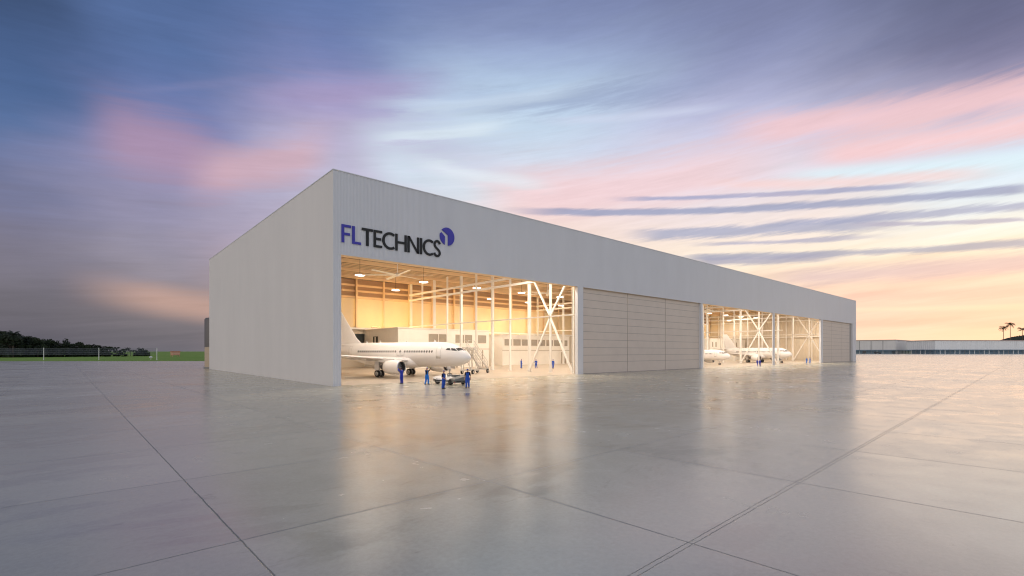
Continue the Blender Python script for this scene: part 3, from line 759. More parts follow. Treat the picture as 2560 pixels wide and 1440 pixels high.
    for s_ in (-1,1):
        b = MB(); b.box(s_*.52-.02, s_*.52+.02, 3.5, 4.3, 1.5, 1.98); b.build('gear_door', M_white, A)
        b = MB(); b.lathe([(-.1,.22),(-.12,.33),(-.07,.375),(.07,.375),(.12,.33),(.1,.22)], (s_*.25,4.2,.38), 'x', 24); wh = b.build('wheel', M_tyre, A)
        b = MB(); b.lathe([(-.09,.225),(-.06,.1),(-.1,.02)], (s_*.25,4.2,.38), 'x', 20); b.lathe([(.09,.225),(.06,.1),(.1,.02)], (s_*.25,4.2,.38), 'x', 20); b.build('rim', M_rim, wh)
    for a, h in ((7.0,.34),(13.2,.2),(19.6,.38),(23.0,.3)):
        hw, hh, zc = stn(a); b = MB(); z = zc+hh
        b.add([(-.03,a,z-.03),(.03,a,z-.03),(.03,a+.4,z-.03),(-.03,a+.4,z-.03),(-.015,a+.28,z+h),(.015,a+.28,z+h),(.015,a+.44,z+h),(-.015,a+.44,z+h)], [(0,3,2,1),(4,5,6,7),(0,1,5,4),(1,2,6,5),(2,3,7,6),(3,0,4,7)]); b.build('antenna', M_white, A)
    # cabin windows, one mesh copied along each side
    for side in (-1,1):
        first = None
        for i in range(33):
            a = 6.3+.533*i
            if i in (11,13): pass
            if first is None:
                b = MB(); hw, hh, zc = stn(9.0); z0 = 4.28; q0 = ang_z(9.0, z0)
                n0 = 14; pts_ = [(0.145*math.cos(2*PI*k/n0), .21*math.sin(2*PI*k/n0)) for k in range(n0)]
                vs = []
                for off in (.010,-.02):
                    for da, dz_ in pts_: 
                        p = surf(9.0, ang_z(9.0, z0+dz_), off, side); vs.append((p.x, da, p.z))
                b.add(vs, [tuple(range(n0)), tuple(range(2*n0-1,n0-1,-1))]+[(k,(k+1)%n0,(k+1)%n0+n0,k+n0) for k in range(n0)])
                first = b.build('cabin_window', M_cabin, A); o = first
            else:
                o = first.copy(); COL.objects.link(o); o.parent = A
            o.location = (0, a, 0)
    return A
p1 = airliner('large white twin engine airliner nosing out of the left doorway')
p1.location = (19.22,1.67,.012); p1.rotation_euler.z = .304; p1.scale = (.852,)*3
p2 = copy_tree(p1); p2.location = (108.0,6.5,.012); p2.rotation_euler.z = 0; p2.scale = (.70,)*3
tag(p2, 'white airliner with only its nose showing past the closed door')
p3 = copy_tree(p1); p3.location = (141.2,2.76,.012); p3.rotation_euler.z = -.326; p3.scale = (.815,)*3
tag(p3, 'white airliner farthest right, behind the braced columns of the far doorway')

# ------------------------------------------------------------------ mobile steps
M_alu = mat('step_aluminium', (.62,.60,.57), .4, .4)
def steps():
    o = empty('boarding_steps', (26.3,12.2,0), math.radians(26), label='wheeled aluminium boarding steps behind the airliner nose', cat='boarding steps')
    L_ = 6.4
    b = MB(); b.box(-.6,L_,-.9,-.75,.55,.75); b.box(-.6,L_,.75,.9,.55,.75); b.box(-.6,-.45,-.75,.75,.55,.75); b.box(L_-.15,L_,-.75,.75,.55,.75); b.box(2.6,2.75,-.75,.75,.55,.75); b.build('chassis', M_alu, o)
    for x in (.2, 5.7):
        for y in (-1,1):
            b = MB(); b.lathe([(-.11,.2),(-.12,.34),(0,.37),(.12,.34),(.11,.2)], (x,y*.98,.38), 'y', 20); wh = b.build('wheel', M_tyre, o)
            b = MB(); b.lathe([(-.09,.21),(-.07,.02)], (x,y*.98,.38), 'y', 16); b.lathe([(.09,.21),(.07,.02)], (x,y*.98,.38), 'y', 16); b.build('rim', M_rim, wh)
    top = (1.1,4.3); bot = (L_-.1,.75)
    for y in (-.7,.7):
        b = MB(); b.bar((bot[0],y,bot[1]),(top[0],y,top[1]),.08,.34); b.build('stringer', M_alu, o)
    for i in range(15):
        s_ = (i+.5)/15; b = MB(); x = bot[0]+(top[0]-bot[0])*s_; z = bot[1]+(top[1]-bot[1])*s_
        b.box(x-.15,x+.15,-.66,.66,z-.02,z+.02); b.build('tread', M_alu, o)
    b = MB(); b.box(-1.0,1.1,-.75,.75,4.2,4.32); b.build('platform', M_alu, o)
    for y in (-.72,.72):
        b = MB(); b.tube([(bot[0],y,bot[1]),(bot[0],y,1.9),(top[0],y,5.4),(-.95,y,5.4),(-.95,y,4.3)], .04, 8); b.tube([(bot[0],y,1.35),(top[0],y,4.85),(-.95,y,4.85)], .03, 8)
        for s_ in (.25,.5,.75): 
            x = bot[0]+(top[0]-bot[0])*s_; z = bot[1]+(top[1]-bot[1])*s_; b.tube([(x,y,z),(x,y,z+1.1)], .03, 8)
        b.tube([(top[0],y,4.3),(top[0],y,5.4)], .03, 8); b.build('handrail', M_alu, o)
        b = MB(); b.bar((.1,y,.7),(1.0,y,4.2),.1,.1); b.bar((2.7,y,.7),(-.3,y,4.2),.1,.1); b.bar((-.5,y,.7),(-.5,y,4.2),.1,.1); b.build('support', M_alu, o)
    return o
steps()
# tow tractor: low, white deck, grey rear
M_tugw = mat('tractor_white', (.80,.79,.77), .3, coat=.3)
M_tugg = mat('tractor_grey', (.16,.16,.145), .45)
M_tugb = mat('tractor_black', (.02,.02,.022), .35)
M_red  = mat('marker_red', (.5,.05,.05), .4)
def tractor():
    o = empty('tow_tractor', (10.3,-7.3,0), math.radians(4), label='low white and grey aircraft tow tractor with tapered nose between two workers', cat='tow tractor')
    # x across 0..2, y along 0..4.6 (nose at +y)
    deck = [(0,.9),(2.0,.9),(2.05,2.2),(1.75,3.4),(1.15,4.35),(.75,4.55),(.35,4.35),(-.02,3.2),(-.05,2.2)]
    b = MB(); n = len(deck); lo = [(p[0]*.94+.06,p[1]*.97+.05,.36) for p in deck]; m1 = [(p[0],p[1],.62) for p in deck]; m2 = [(p[0],p[1],.70) for p in deck]; up = [(p[0]*.9+.1,p[1]*.93+.14,.78) for p in deck]
    tilt = lambda R_: [(p[0],p[1],p[2]-.12+.20*p[0]) for p in R_]
    m1, m2, up = tilt(m1), tilt(m2), tilt(up)
    b.loft([m1,m2,up], smooth=False); b.build('deck', M_tugw, o)
    b = MB(); b.loft([lo,[(p[0]*.96+.04,p[1]*.975+.04,.495+.20*p[0]) for p in deck]], smooth=False); b.build('hull', M_tugb, o)
    b = MB(); b.loft([[(p[0]*.97+.03,p[1]*.98+.03,.30) for p in deck],[(p[0]*1.0,p[1],.355) for p in deck]], smooth=False); b.build('skirt', M_tugw, o)
    b = MB(); b.add([(0,0,.26),(2,0,.26),(2,.88,.26),(0,.88,.26),(.02,-.02,.5),(1.98,-.02,.5),(.06,.10,.62),(1.92,.10,.98),(1.92,.88,1.06),(.06,.88,.70)],
                    [(0,3,2,1),(0,1,5,4),(4,5,7,6),(6,7,8,9),(1,2,8,7,5),(0,4,6,9,3),(2,3,9,8)]); b.build('rear_body', M_tugg, o)
    b = MB(); b.box(.3,1.0,-.04,-.021,.33,.46); b.box(1.15,1.8,-.04,-.021,.33,.46); b.build('grille', M_tugb, o)
    b = MB(); b.box(-.03,.10,-.035,-.022,.30,.38); b.box(1.9,2.03,-.035,-.022,.30,.38); b.build('tail_light', M_red, o)
    b = MB(); b.box(.9,1.65,1.0,1.6,.86,1.06); b.box(1.0,1.4,2.2,2.5,.86,1.0); b.build('hatch', M_tugg, o)
    for x in (.12,1.88):
        for y in (.75,3.1):
            b = MB(); b.lathe([(-.12,.18),(-.13,.30),(0,.33),(.13,.30),(.12,.18)], (x,y,.33), 'x', 20, cap=True); b.build('wheel', M_tyre, o)
    return o
tractor()

# ------------------------------------------------------------------ people
M_skin = mat('skin', (.55,.30,.20), .5, var=.04)
M_over = mat('overalls_blue', (.03,.10,.50), .75, 0, .2, .15, 6, bump=.3, bscale=25)
M_over2= mat('overalls_light_blue', (.02,.20,.72), .75, 0, .2, .15, 6, bump=.3, bscale=25)
M_over3= mat('overalls_indigo', (.035,.055,.42), .75, 0, .2, .15, 6, bump=.3, bscale=25)
M_shirt= mat('shirt_navy', (.012,.014,.03), .8, 0, .2, .1, 6)
M_shoe = mat('boots_black', (.015,.014,.014), .5)
M_cap  = mat('cap_blue', (.02,.06,.42), .7)
M_hair = mat('hair_brown', (.05,.03,.02), .7)
M_eye  = mat('eye_dark', (.02,.015,.012), .3)
M_glove= mat('glove_yellow', (.65,.58,.25), .7)
def person(loc, rz, height, label, group, arms, legs, over, jacket=False, lean=0.0, headturn=0.0, cap=True, gloves=(False,False), vox=.014):
    """arms: ((elbow),(wrist)) right then left, legs: (foot, knee) right then left, in a body 1.8 m tall facing -y"""
    P = []   # primitives: kind, pts, radii, tag
    S = MB()
    def seg(pts, rad, tg, n=12):
        S.tube(pts, rad, n); S.sphere(pts[0], rad[0], 10); S.sphere(pts[-1], rad[-1], 10)
        for i in range(len(pts)-1): P.append((pts[i], pts[i+1], rad[i], rad[i+1], tg))
    lx = lambda z: -lean*max(0,(z-.95))            # forward bend of the trunk
    T = lambda x, y, z: (x, y+lx(z), z)
    tor = []
    for z, hw, hd in ((.88,.16,.115),(.96,.175,.125),(1.08,.155,.11),(1.2,.165,.115),(1.34,.185,.12),(1.44,.17,.10),(1.50,.10,.075)):
        tor.append([T(hw*math.cos(2*PI*k/18), hd*math.sin(2*PI*k/18), z) for k in range(18)])
    S.loft(tor)
    for a, c in ((.9,1.1),(1.1,1.3)): P.append((T(-.06,0,a),T(-.06,0,c),.12,.12,'torso')); P.append((T(.06,0,a),T(.06,0,c),.12,.12,'torso'))
    P.append((T(-.07,0,1.34),T(.07,0,1.34),.12,.12,'chest')); P.append((T(-.12,0,1.44),T(.12,0,1.44),.08,.08,'chest'))
    seg([T(0,.01,1.47),T(0,-.005,1.58)], [.062,.056], 'neck')
    hc = T(0,-.02,1.68)
    cy, sy = math.cos(headturn), math.sin(headturn)
    H = lambda x, y, z: (hc[0]+x*cy-y*sy, hc[1]+x*sy+y*cy, hc[2]+z)
    S.sphere(hc, (.078,.095,.118), 16); P.append((H(0,0,-.05),H(0,0,.05),.085,.085,'head'))
    S.sphere(H(0,-.03,-.075), (.05,.055,.05), 10)
    S.tube([H(0,-.09,.015),H(0,-.118,-.025)], [.010,.017], 8)
    for s_ in (-1,1): S.sphere(H(s_*.08,.005,-.01), (.016,.022,.03), 8)
    for s_, (el, wr), gl in ((-1,arms[0],gloves[0]),(1,arms[1],gloves[1])):
        sh = T(s_*.19,0,1.42)
        el = (el[0], el[1]+lx(1.3), el[2]); wr = (wr[0], wr[1]+lx(1.3), wr[2])
        seg([T(s_*.10,0,1.43), sh], [.07,.066], 'chest')
        seg([sh, el], [.060,.045], 'uparm'); seg([el, wr], [.045,.030], 'forearm')
        d = (Vector(wr)-Vector(el)).normalized(); side = d.cross(Vector((0,1,0) if abs(d.y) < .8 else (0,0,1))).normalized(); nrm = side.cross(d)
        w0 = Vector(wr); pal = w0 + d*.085
        S.add([w0+side*x*.038*q+nrm*y*.015 for q, x, y in ((.7,-1,-1),(.7,1,-1),(.7,1,1),(.7,-1,1))]+[pal+side*x*.042+nrm*y*.013 for x, y in ((-1,-1),(1,-1),(1,1),(-1,1))], [(0,3,2,1),(4,5,6,7),(0,1,5,4),(1,2,6,5),(2,3,7,6),(3,0,4,7)])
        P.append((tuple(w0+d*.02), tuple(pal+d*.06), .035, .035, 'hand'+('R' if s_<0 else 'L')))
        for q, ln in ((-.033,.058),(-.011,.074),(.011,.08),(.033,.07)):
            a0 = pal+side*q; S.tube([a0-d*.01, a0+d*ln*.5+nrm*.004, a0+d*ln*.85+nrm*.022], [.0105,.0098,.0085], 6)
        a0 = w0+d*.03-side*.035; S.tube([a0, a0-side*.028+d*.03, a0-side*.036+d*.062], [.012,.0105,.009], 6)
    for s_, (ft, kn) in ((-1,legs[0]),(1,legs[1])):
        hip = (s_*.095,0,.90); an = (ft[0],ft[1]+.05,ft[2]+.09)
        seg([hip, kn], [.108,.080], 'leg'); seg([kn, an], [.078,.062], 'leg')
        S.tube([(an[0],an[1]+.03,ft[2]+.045),(ft[0],ft[1]-.08,ft[2]+.042),(ft[0]+s_*.015,ft[1]-.18,ft[2]+.03)], [.046,.05,.032], 10)
        S.sphere((an[0],an[1],ft[2]+.06), .055, 10)
        P.append(((an[0],an[1]+.03,ft[2]+.03),(ft[0],ft[1]-.18,ft[2]+.03),.06,.04,'foot'))
    me = S.mesh('body_src', M_skin)
    tmp = bpy.data.objects.new('body_src', me); COL.objects.link(tmp)
    md = tmp.modifiers.new('r', 'REMESH'); md.mode = 'VOXEL'; md.voxel_size = vox; md.use_smooth_shade = True
    md2 = tmp.modifiers.new('s', 'SMOOTH'); md2.iterations = 3; md2.factor = .4
    dg = bpy.context.evaluated_depsgraph_get(); dg.update()
    bm_ = bpy.data.meshes.new_from_object(tmp.evaluated_get(dg))
    bpy.data.objects.remove(tmp); bpy.data.meshes.remove(me)
    bm_.name = 'body'; bm_.materials.clear(); bm_.materials.append(M_skin)
    root = empty('person', loc, rz, height/1.8, label, 'person', group)
    body = bpy.data.objects.new('body', bm_); COL.objects.link(body); body.parent = root
    nV = len(bm_.vertices); co = np.empty(nV*3); bm_.vertices.foreach_get('co', co); co = co.reshape(-1,3)
    no = np.array([v.normal for v in bm_.vertices])
    best = np.full(nV, 1e9); tid = np.zeros(nV, int); names = []
    for i, (a, c, ra, rb, tg) in enumerate(P):
        a = np.array(a); c = np.array(c); d = c-a; l2 = max((d*d).sum(),1e-9)
        s_ = np.clip(((co-a)@d)/l2, 0, 1); dist = np.linalg.norm(co-(a+s_[:,None]*d),axis=1)-(ra+(rb-ra)*s_)
        k = dist < best; best[k] = dist[k]; tid[k] = i; names.append(tg)
    vt = np.array([names[i] for i in tid])
    bib = (np.abs(co[:,0]) < .125) & (co[:,1] < lx(1.3)+.02) & (co[:,2] < 1.40)
    strap = (np.abs(np.abs(co[:,0])-.105) < .026) & (co[:,2] < 1.52)
    tz = co[:,2]
    sel = {}
    tors = (vt == 'torso') | (vt == 'chest')
    if jacket:
        sel['overalls'] = ((vt=='leg') | tors | (vt=='uparm') | (vt=='forearm'), over, .014)
    else:
        sel['overalls'] = ((vt=='leg') | (tors & (tz < 1.06)) | (tors & (bib | strap)), over, .018)
        sh_ = tors | (vt=='uparm')
        if gloves[0]: sh_ = sh_ | (vt=='forearm')
        sel['shirt'] = (sh_ & (tz > 1.0) | (vt=='uparm') | ((vt=='forearm') if gloves[0] else (vt=='none')), M_shirt, .010)
    sel['shoes'] = (vt=='foot', M_shoe, .012)
    if gloves[0]: sel['gloves'] = ((vt=='handR') | (vt=='handL'), M_glove, .008)
    elif gloves[1]: sel['gloves'] = ((vt=='handL'), M_glove, .008)
    hl = np.array(hc)
    if cap: sel['cap'] = ((vt=='head') & (tz > hl[2]+.035), M_cap, .014)
    else: sel['hair'] = ((vt=='head') & ((tz > hl[2]+.05) | ((co[:,1] > hl[1]+.03) & (tz > hl[2]-.06))), M_hair, .012)
    polys = [tuple(p.vertices) for p in bm_.polygons]
    for nm, (mask, m_, off) in sel.items():
        fsel = [p for p in polys if sum(mask[i] for i in p) >= len(p)-1]
        if not fsel: continue
        ids = sorted({i for p in fsel for i in p}); mp = {i:k for k,i in enumerate(ids)}
        cm = bpy.data.meshes.new(nm); cm.from_pydata([tuple(co[i]+no[i]*off) for i in ids], [], [tuple(mp[i] for i in p) for p in fsel])
        cm.materials.append(m_); cm.polygons.foreach_set('use_smooth', [True]*len(cm.polygons)); cm.update()
        oo = bpy.data.objects.new(nm, cm); COL.objects.link(oo); oo.parent = root
        if nm == 'cap':
            b = MB(); b.slab([H(x,y,0)[:2] for x,y in ((-.075,-.06),(-.06,-.13),(0,-.165),(.06,-.13),(.075,-.06))], hc[2]+.04, hc[2]+.052); b.build('peak', M_cap, oo)
    for s_ in (-1,1):
        b = MB(); b.sphere(H(s_*.030,-.083,.012), .012, 8); b.build('eye', M_eye, root)
    return root
DOWN = (((-.26,.03,1.14),(-.27,-.04,.90)), ((.26,.03,1.14),(.27,-.04,.90)))
UP   = (((-.22,-.24,1.56),(-.16,-.42,1.76)), ((.22,-.24,1.56),(.16,-.44,1.72)))
REACH= (((-.24,-.24,1.40),(-.20,-.46,1.60)), ((.24,-.24,1.36),(.20,-.46,1.52)))
CROSS= (((-.26,-.02,1.14),(-.06,-.22,.98)), ((.27,.04,1.14),(.26,-.06,.90)))
FOLD = (((-.27,-.05,1.17),(-.06,-.20,1.12)), ((.27,-.05,1.17),(.06,-.22,1.14)))
STAND= (((-.10,0,.0),(-.10,-.02,.48)), ((.10,0,.0),(.10,-.02,.48)))
WIDE = (((-.18,-.02,.0),(-.14,-.03,.48)), ((.17,.10,.0),(.13,.02,.48)))
STEP = (((-.11,-.12,.0),(-.10,-.10,.48)), ((.11,.14,.0),(.10,.02,.48)))
G1 = 'workers beside the near airliner'; G2 = 'workers among the braced columns'; G3 = 'workers in the far doorway'
person((7.5,-.9,.006), math.radians(186), 1.80, 'worker in indigo overalls with arms raised towards the near engine inlet', G1, UP, STAND, M_over3, True, .05, 0, False)
person((9.0,-3.9,.006), math.radians(112), 1.88, 'worker in bright blue overalls and yellow gloves reaching up under the fuselage', G1, UP, STEP, M_over2, False, .0, 0, True, (True,True))
person((6.9,-10.4,.006), math.radians(15), 1.80, 'worker in blue overalls with feet apart in front of the tow tractor', G1, CROSS, WIDE, M_over, False, .0, .25, True, (False,True))
person((9.3,-11.1,.006), math.radians(-42), 1.92, 'worker in blue overalls standing upright right of the tow tractor', G1, DOWN, STEP, M_over, False, .0, .3, True)
for (x, t_), rz, h, lb, ar, lg in (((2.0,104.5),20,2.0,'leftmost of the distant workers in blue, standing in the open between columns',CROSS,STAND),
                             ((3.55,104.5),60,1.95,'distant worker in blue mostly hidden by the thick column',FOLD,STAND),
                             ((5.2,104.5),-70,1.95,'distant worker in blue striding just right of the thick column',FOLD,WIDE),
                             ((8.75,103),-20,1.95,'distant worker in blue beside the thin middle column of the brace',DOWN,STEP)):
    X_, Y_ = cw(x,t_); person((X_,Y_,.012), math.radians(rz), h, lb, G2, ar, lg, M_over, True, 0, .2, True, (False,False), .022)
person((106.1,-1.0,.006), math.radians(-20), 1.66, 'left worker of the pair in indigo walking in the far doorway', G3, DOWN, STEP, M_over3, True, 0, 0, False, (False,False), .022)
person((106.75,-1.35,.006), math.radians(-60), 1.66, 'right worker of the pair in indigo walking in the far doorway', G3, DOWN, WIDE, M_over3, True, 0, .3, False, (False,False), .022)
person((147.0,.5,.012), math.radians(-30), 1.72, 'farthest worker in bright blue, left of the last pair', G3, DOWN, STAND, M_over2, True, 0, 0, True, (False,False), .022)
person((147.9,-.1,.006), math.radians(30), 1.80, 'farthest worker in bright blue, right of the last pair', G3, FOLD, STEP, M_over2, True, 0, 0, False, (False,False), .022)

# ------------------------------------------------------------------ tank behind the hangar
M_tank1 = mat('tank_upper', (.16,.145,.14), .5, .2, stretch=(1,1,.2)); M_tank2 = mat('tank_lower', (.58,.46,.33), .6, bump=.1); M_conc = mat('plinth', (.28,.27,.25), .8, bump=.2)
tk = empty('storage_tank', (2.9,71.4,0), label='round tank with dark upper and pale lower half behind the hangar corner', cat='tank')
b = MB(); b.lathe([(0,3.2),(.3,3.2),(.3,.02)], n=40); b.build('plinth', M_conc, tk)
b = MB(); b.lathe([(.3,3.0),(4.6,3.0)], n=40); b.build('lower_shell', M_tank2, tk)
b = MB(); b.lathe([(4.6,3.03),(10.6,3.03),(10.9,2.8),(11.2,.02)], n=40); b.build('upper_shell', M_tank1, tk)

# ------------------------------------------------------------------ fence and things on the grass
M_post = mat('fence_post_white', (.75,.75,.76), .5); M_wire = mat('fence_wire', (.16,.18,.22), .5, .5)
fe = empty('fence', (0,0,0), label='tall chain link fence with white posts along the grass', cat='fence')
def fpos(px): return cw((px-1280)/1206*200, 200)
fps = [-170,-30,109,247,392]
for px in fps:
    x, y = fpos(px); b = MB(); b.tube([(x,y,0),(x,y,4.9)], .13, 10); b.sphere((x,y,4.95), .16, 8); b.build('post', M_post, fe)
for p0, p1 in zip(fps, fps[1:]):
    (x0,y0),(x1,y1) = fpos(p0), fpos(p1); b = MB(); n = 60
    for i in range(1,n):
        s_ = i/n; x = x0+(x1-x0)*s_; y = y0+(y1-y0)*s_; b.box(x-.025,x+.025,y-.025,y+.025,2.3,4.8)
    for z in (2.3,3.1,3.9,4.8): b.bar((x0,y0,z),(x1,y1,z),.05,.05)
    b.build('mesh_panel', M_wire, fe)
M_org = mat('hut_orange', (.60,.31,.22), .6); M_orgd = mat('hut_roof', (.6,.22,.12), .6)
x, y = cw((438-1280)/1206*330, 330); hut = empty('equipment_hut', (x,y,0), -YAW*0+.4, label='small orange hut far off on the grass', cat='hut')
b = MB(); b.box(-2.4,2.4,-1.2,1.2,1.0,3.4)
for sx in (-2.2,2.2):
    for sy in (-1,1): b.box(sx-.12,sx+.12,sy-.12,sy+.12,0,1.0)
b.build('wall', M_org, hut); b = MB(); b.box(-2.6,2.6,-1.4,1.4,3.402,3.7); b.build('roof', M_orgd, hut); b = MB(); b.box(-2.42,2.42,-1.22,1.22,2.0,2.3); b.build('band', mat('hut_band',(.7,.45,.35),.6), hut)
x, y = cw((377-1280)/1206*215, 215); mk = empty('airfield_marker', (x,y,0), label='small white airfield marker lying on the grass', cat='marker')
b = MB(); b.sphere((0,0,1.0), (.62,.62,.5), 14); b.build('dome', M_post, mk); b = MB(); b.tube([(0,0,0),(0,0,.7)], .12, 8); b.build('stand', M_post, mk)

# ------------------------------------------------------------------ trees
M_leaf = mat('leaf_dark', (.022,.032,.020), .7, 0, .2, .5, 2.0); M_leaf2 = mat('leaf_green', (.032,.046,.024), .7, 0, .2, .5, 2.0)
M_bark = mat('bark', (.06,.045,.035), .9); M_palmleaf = mat('palm_leaf', (.045,.06,.02), .6, 0, .3, .3, 2.0); M_palmbark = mat('palm_bark', (.16,.11,.07), .9)
def leafy(seed, h, spread, clumps, per):
    rnd = random.Random(seed); o = empty('tree')
    b = MB(); pts_ = [(0,0,0),(rnd.uniform(-.2,.2),rnd.uniform(-.2,.2),h*.3),(rnd.uniform(-.5,.5),rnd.uniform(-.5,.5),h*.6)]
    b.tube(pts_, [.35,.26,.12], 8); cl = []
    for i in range(clumps):
        q = rnd.uniform(0,2*PI); rr = spread*math.sqrt(rnd.random()); z = h*(.03+.91*rnd.random()**.95); rr *= (1.15-.75*max(0,(z/h-.45)/.55))
        cl.append((rr*math.cos(q), rr*math.sin(q), z, rnd.uniform(.7,1.5)*spread*.28))
    for c in cl[:7]: b.tube([pts_[1], ((pts_[1][0]+c[0])/2,(pts_[1][1]+c[1])/2,(pts_[1][2]+c[2])/2+.3), c[:3]], [.14,.09,.03], 6)
    b.build('trunk', M_bark, o)
    b = MB()
    for (x,y,z,r) in cl:
        mi = rnd.randint(0,1)
        for i in range(per):
            d = Vector((rnd.gauss(0,1),rnd.gauss(0,1),rnd.gauss(0,.8))).normalized()*r*rnd.random()**.4
            p = Vector((x,y,z))+d; s_ = rnd.uniform(.25,.6)
            e = Euler((rnd.uniform(0,6.3),rnd.uniform(0,6.3),rnd.uniform(0,6.3))).to_matrix()
            b.add([p+e@Vector(v)*s_ for v in ((-.5,-1,0),(.5,-1,0),(.65,.2,.1),(0,1.1,0),(-.65,.2,.1))], [(0,1,2,3,4)], mi)
    b.build('crown', [M_leaf, M_leaf2], o, False)
    return o
def palm(seed, h, crown, fr=22, lm=None, bm_=None, droop=1.0):
    rnd = random.Random(seed); o = empty('palm_tree'); bend = rnd.uniform(-.6,.6)
    b = MB(); tp = [(bend*(s_*s_), .3*bend*s_, h*s_) for s_ in (0,.15,.3,.5,.7,.85,1)]
    b.tube(tp, [.5,.42,.38,.35,.33,.32,.34], 10); b.build('trunk', bm_ or M_palmbark, o)
    top = Vector(tp[-1]); b = MB()
    for k in range(fr):
        q = 2*PI*k*.382+rnd.uniform(-.2,.2); el = rnd.uniform(-.5,1.15); ln = crown*rnd.uniform(.8,1.1)
        pts_ = []
        for i in range(9):
            s_ = i/8; e_ = el-droop*1.25*s_*s_
            if i == 0: pts_.append(top.copy())
            else: pts_.append(pts_[-1]+Vector((math.cos(q)*math.cos(e_),math.sin(q)*math.cos(e_),math.sin(e_)))*ln/8)
        sd_ = Vector((-math.sin(q),math.cos(q),0))
        for i in range(8):
            a, c = pts_[i], pts_[i+1]; b.add([a-sd_*.04,a+sd_*.04,c+sd_*.03,c-sd_*.03], [(0,1,2,3)])
            for z_ in range(3):
                p = a.lerp(c, (z_+.5)/3); ll = crown*.27*math.sin(PI*min(.95,(i+.6)/8.6))+.1
                for s_ in (-1,1):
                    e_ = p+sd_*s_*ll+(c-a).normalized()*ll*.5+Vector((0,0,-ll*.55)); dv = (c-a).normalized()*.10
                    b.add([p-dv,p+dv,e_], [(0,1,2)])
    b.build('crown', lm or M_palmleaf, o, False)
    return o
protos = [leafy(11,13,5.2,34,70), leafy(12,11,4.8,30,70), leafy(13,14,4.4,32,70), palm(5,13,4.6,24,M_leaf,M_bark), palm(6,11.5,4.4,24,M_leaf2,M_bark)]
plab = ['broad dark tree in the treeline beyond the fence','low bushy dark tree in the treeline beyond the fence','tall narrow dark tree in the treeline beyond the fence','dark palm rising in the treeline beyond the fence','shorter dark palm in the treeline beyond the fence']
usedp = [False]*5; rnd = random.Random(3)
def plant(i, x, y, s_, lb, grp):
    o = copy_tree(protos[i]) if usedp[i] else protos[i]; usedp[i] = True
    o.location = (x,y,-.05); o.rotation_euler.z = rnd.uniform(0,6.3); o.scale = (s_*rnd.uniform(.95,1.15),)*2+(s_,)
    tag(o, lb, 'palm' if i > 2 else 'tree', grp)
px = -60
while px < 375:
    f = max(0,px)/375; t_ = 285+rnd.uniform(-8,20)+70*f
    topz = 3.7 + (46-45*f**.75 + rnd.uniform(-5,5))*t_/1206
    i = rnd.choice([0,1,0,2,1,2,3,4]); hh = (13,11,14,16,14.5)[i]
    x, y = cw((px-1280)/1206*t_, t_); plant(i, x, y, max(.34,topz/hh), plab[i], 'trees beyond the fence'); px += rnd.uniform(5,8.5)
x, y = cw((32-1280)/1206*282, 282); plant(3, x, y, 1.04, 'tallest palm standing out at the left of the treeline', 'trees beyond the fence')
x, y = cw((252//1-1280)/1206*300, 300)

# ------------------------------------------------------------------ far side of the apron
M_whs = mat('warehouse_white', (.90,.91,.92), .5, 0, .4, .05, .2, stretch=(1,1,.1)); M_blueb = mat('undercroft_blue', (.20,.30,.40), .6); M_roofr = mat('roof_edge', (.52,.40,.37), .6); M_lineg = mat('panel_line', (.28,.29,.31), .6)
def warehouse(label, O, u, v, Lu, Lv, z0, z1, pitch_u, pitch_v, rib, M_whs=M_whs):
    """O near corner; u along one visible face, v along the other (world xy unit vectors)"""
    o = empty('warehouse', (O[0],O[1],0), label=label, cat='warehouse')
    P = lambda a, c, z: (u[0]*a+v[0]*c, u[1]*a+v[1]*c, z)
    def bx(b, a0,a1,c0,c1,q0,q1):
        b.add([P(a0,c0,q0),P(a1,c0,q0),P(a1,c1,q0),P(a0,c1,q0),P(a0,c0,q1),P(a1,c0,q1),P(a1,c1,q1),P(a0,c1,q1)], [(0,3,2,1),(4,5,6,7),(0,1,5,4),(1,2,6,5),(2,3,7,6),(3,0,4,7)])
    b = MB(); bx(b, 0,Lu,0,Lv,z0,z1)
    a = 0
    while a < Lu: bx(b, a,a+.35,-.25,-.002,z0,z1-.6); a += rib
    c = 0
    while c < Lv: bx(b, -.25,-.002,c,c+.35,z0,z1-.6); c += rib
    b.build('wall', M_whs, o)
    b = MB()
    a = pitch_u
    while a < Lu: bx(b, a,a+.5,-.4,-.26,z0,z1-.5); a += pitch_u
    c = pitch_v
    while c < Lv: bx(b, -.4,-.26,c,c+.5,z0,z1-.5); c += pitch_v
    b.build('panel_joints', M_lineg, o)
    b = MB(); bx(b, -.8,Lu+.8,-.8,Lv+.8,z1+.003,z1+.9); b.build('roof', M_roofr, o)
    b = MB(); bx(b, 4,Lu-4,5,Lv-4,0,z0-.003); b.build('ground_floor', M_blueb, o)
    b = MB(); bx(b, -1.5,Lu,-1.5,-.5,z0-.9,z0-.2); bx(b, -1.5,-.5,-.49,Lv,z0-.9,z0-.2); b.build('canopy', M_blueb, o)
    a = 0; k = 0
    while a < Lu and k < 45:
        b = MB(); bx(b, a,a+.5,-.4,.1,0,z0-.91); b.build('post', M_whs if k % 3 else M_lineg, o); a += 7; k += 1
    c = 7
    while c < Lv and k < 90:
        b = MB(); bx(b, 0,.5,c,c+.5,0,z0-.91); b.build('post', M_whs if k % 3 else M_lineg, o); c += 7; k += 1
    return o
def wd(x, t_): return (x*.748+t_*.664, -x*.664+t_*.748)
warehouse('white warehouse with dark panel joints seen corner on beside the hangar end', cw(545,686), wd(.755,.655), wd(-.655,.755), 330, 110, 5.6, 19.3, 400, 14, 3.2, mat('warehouse_grey', (.80,.79,.78), .5, 0, .4, .05, .2, stretch=(1,1,.1)))
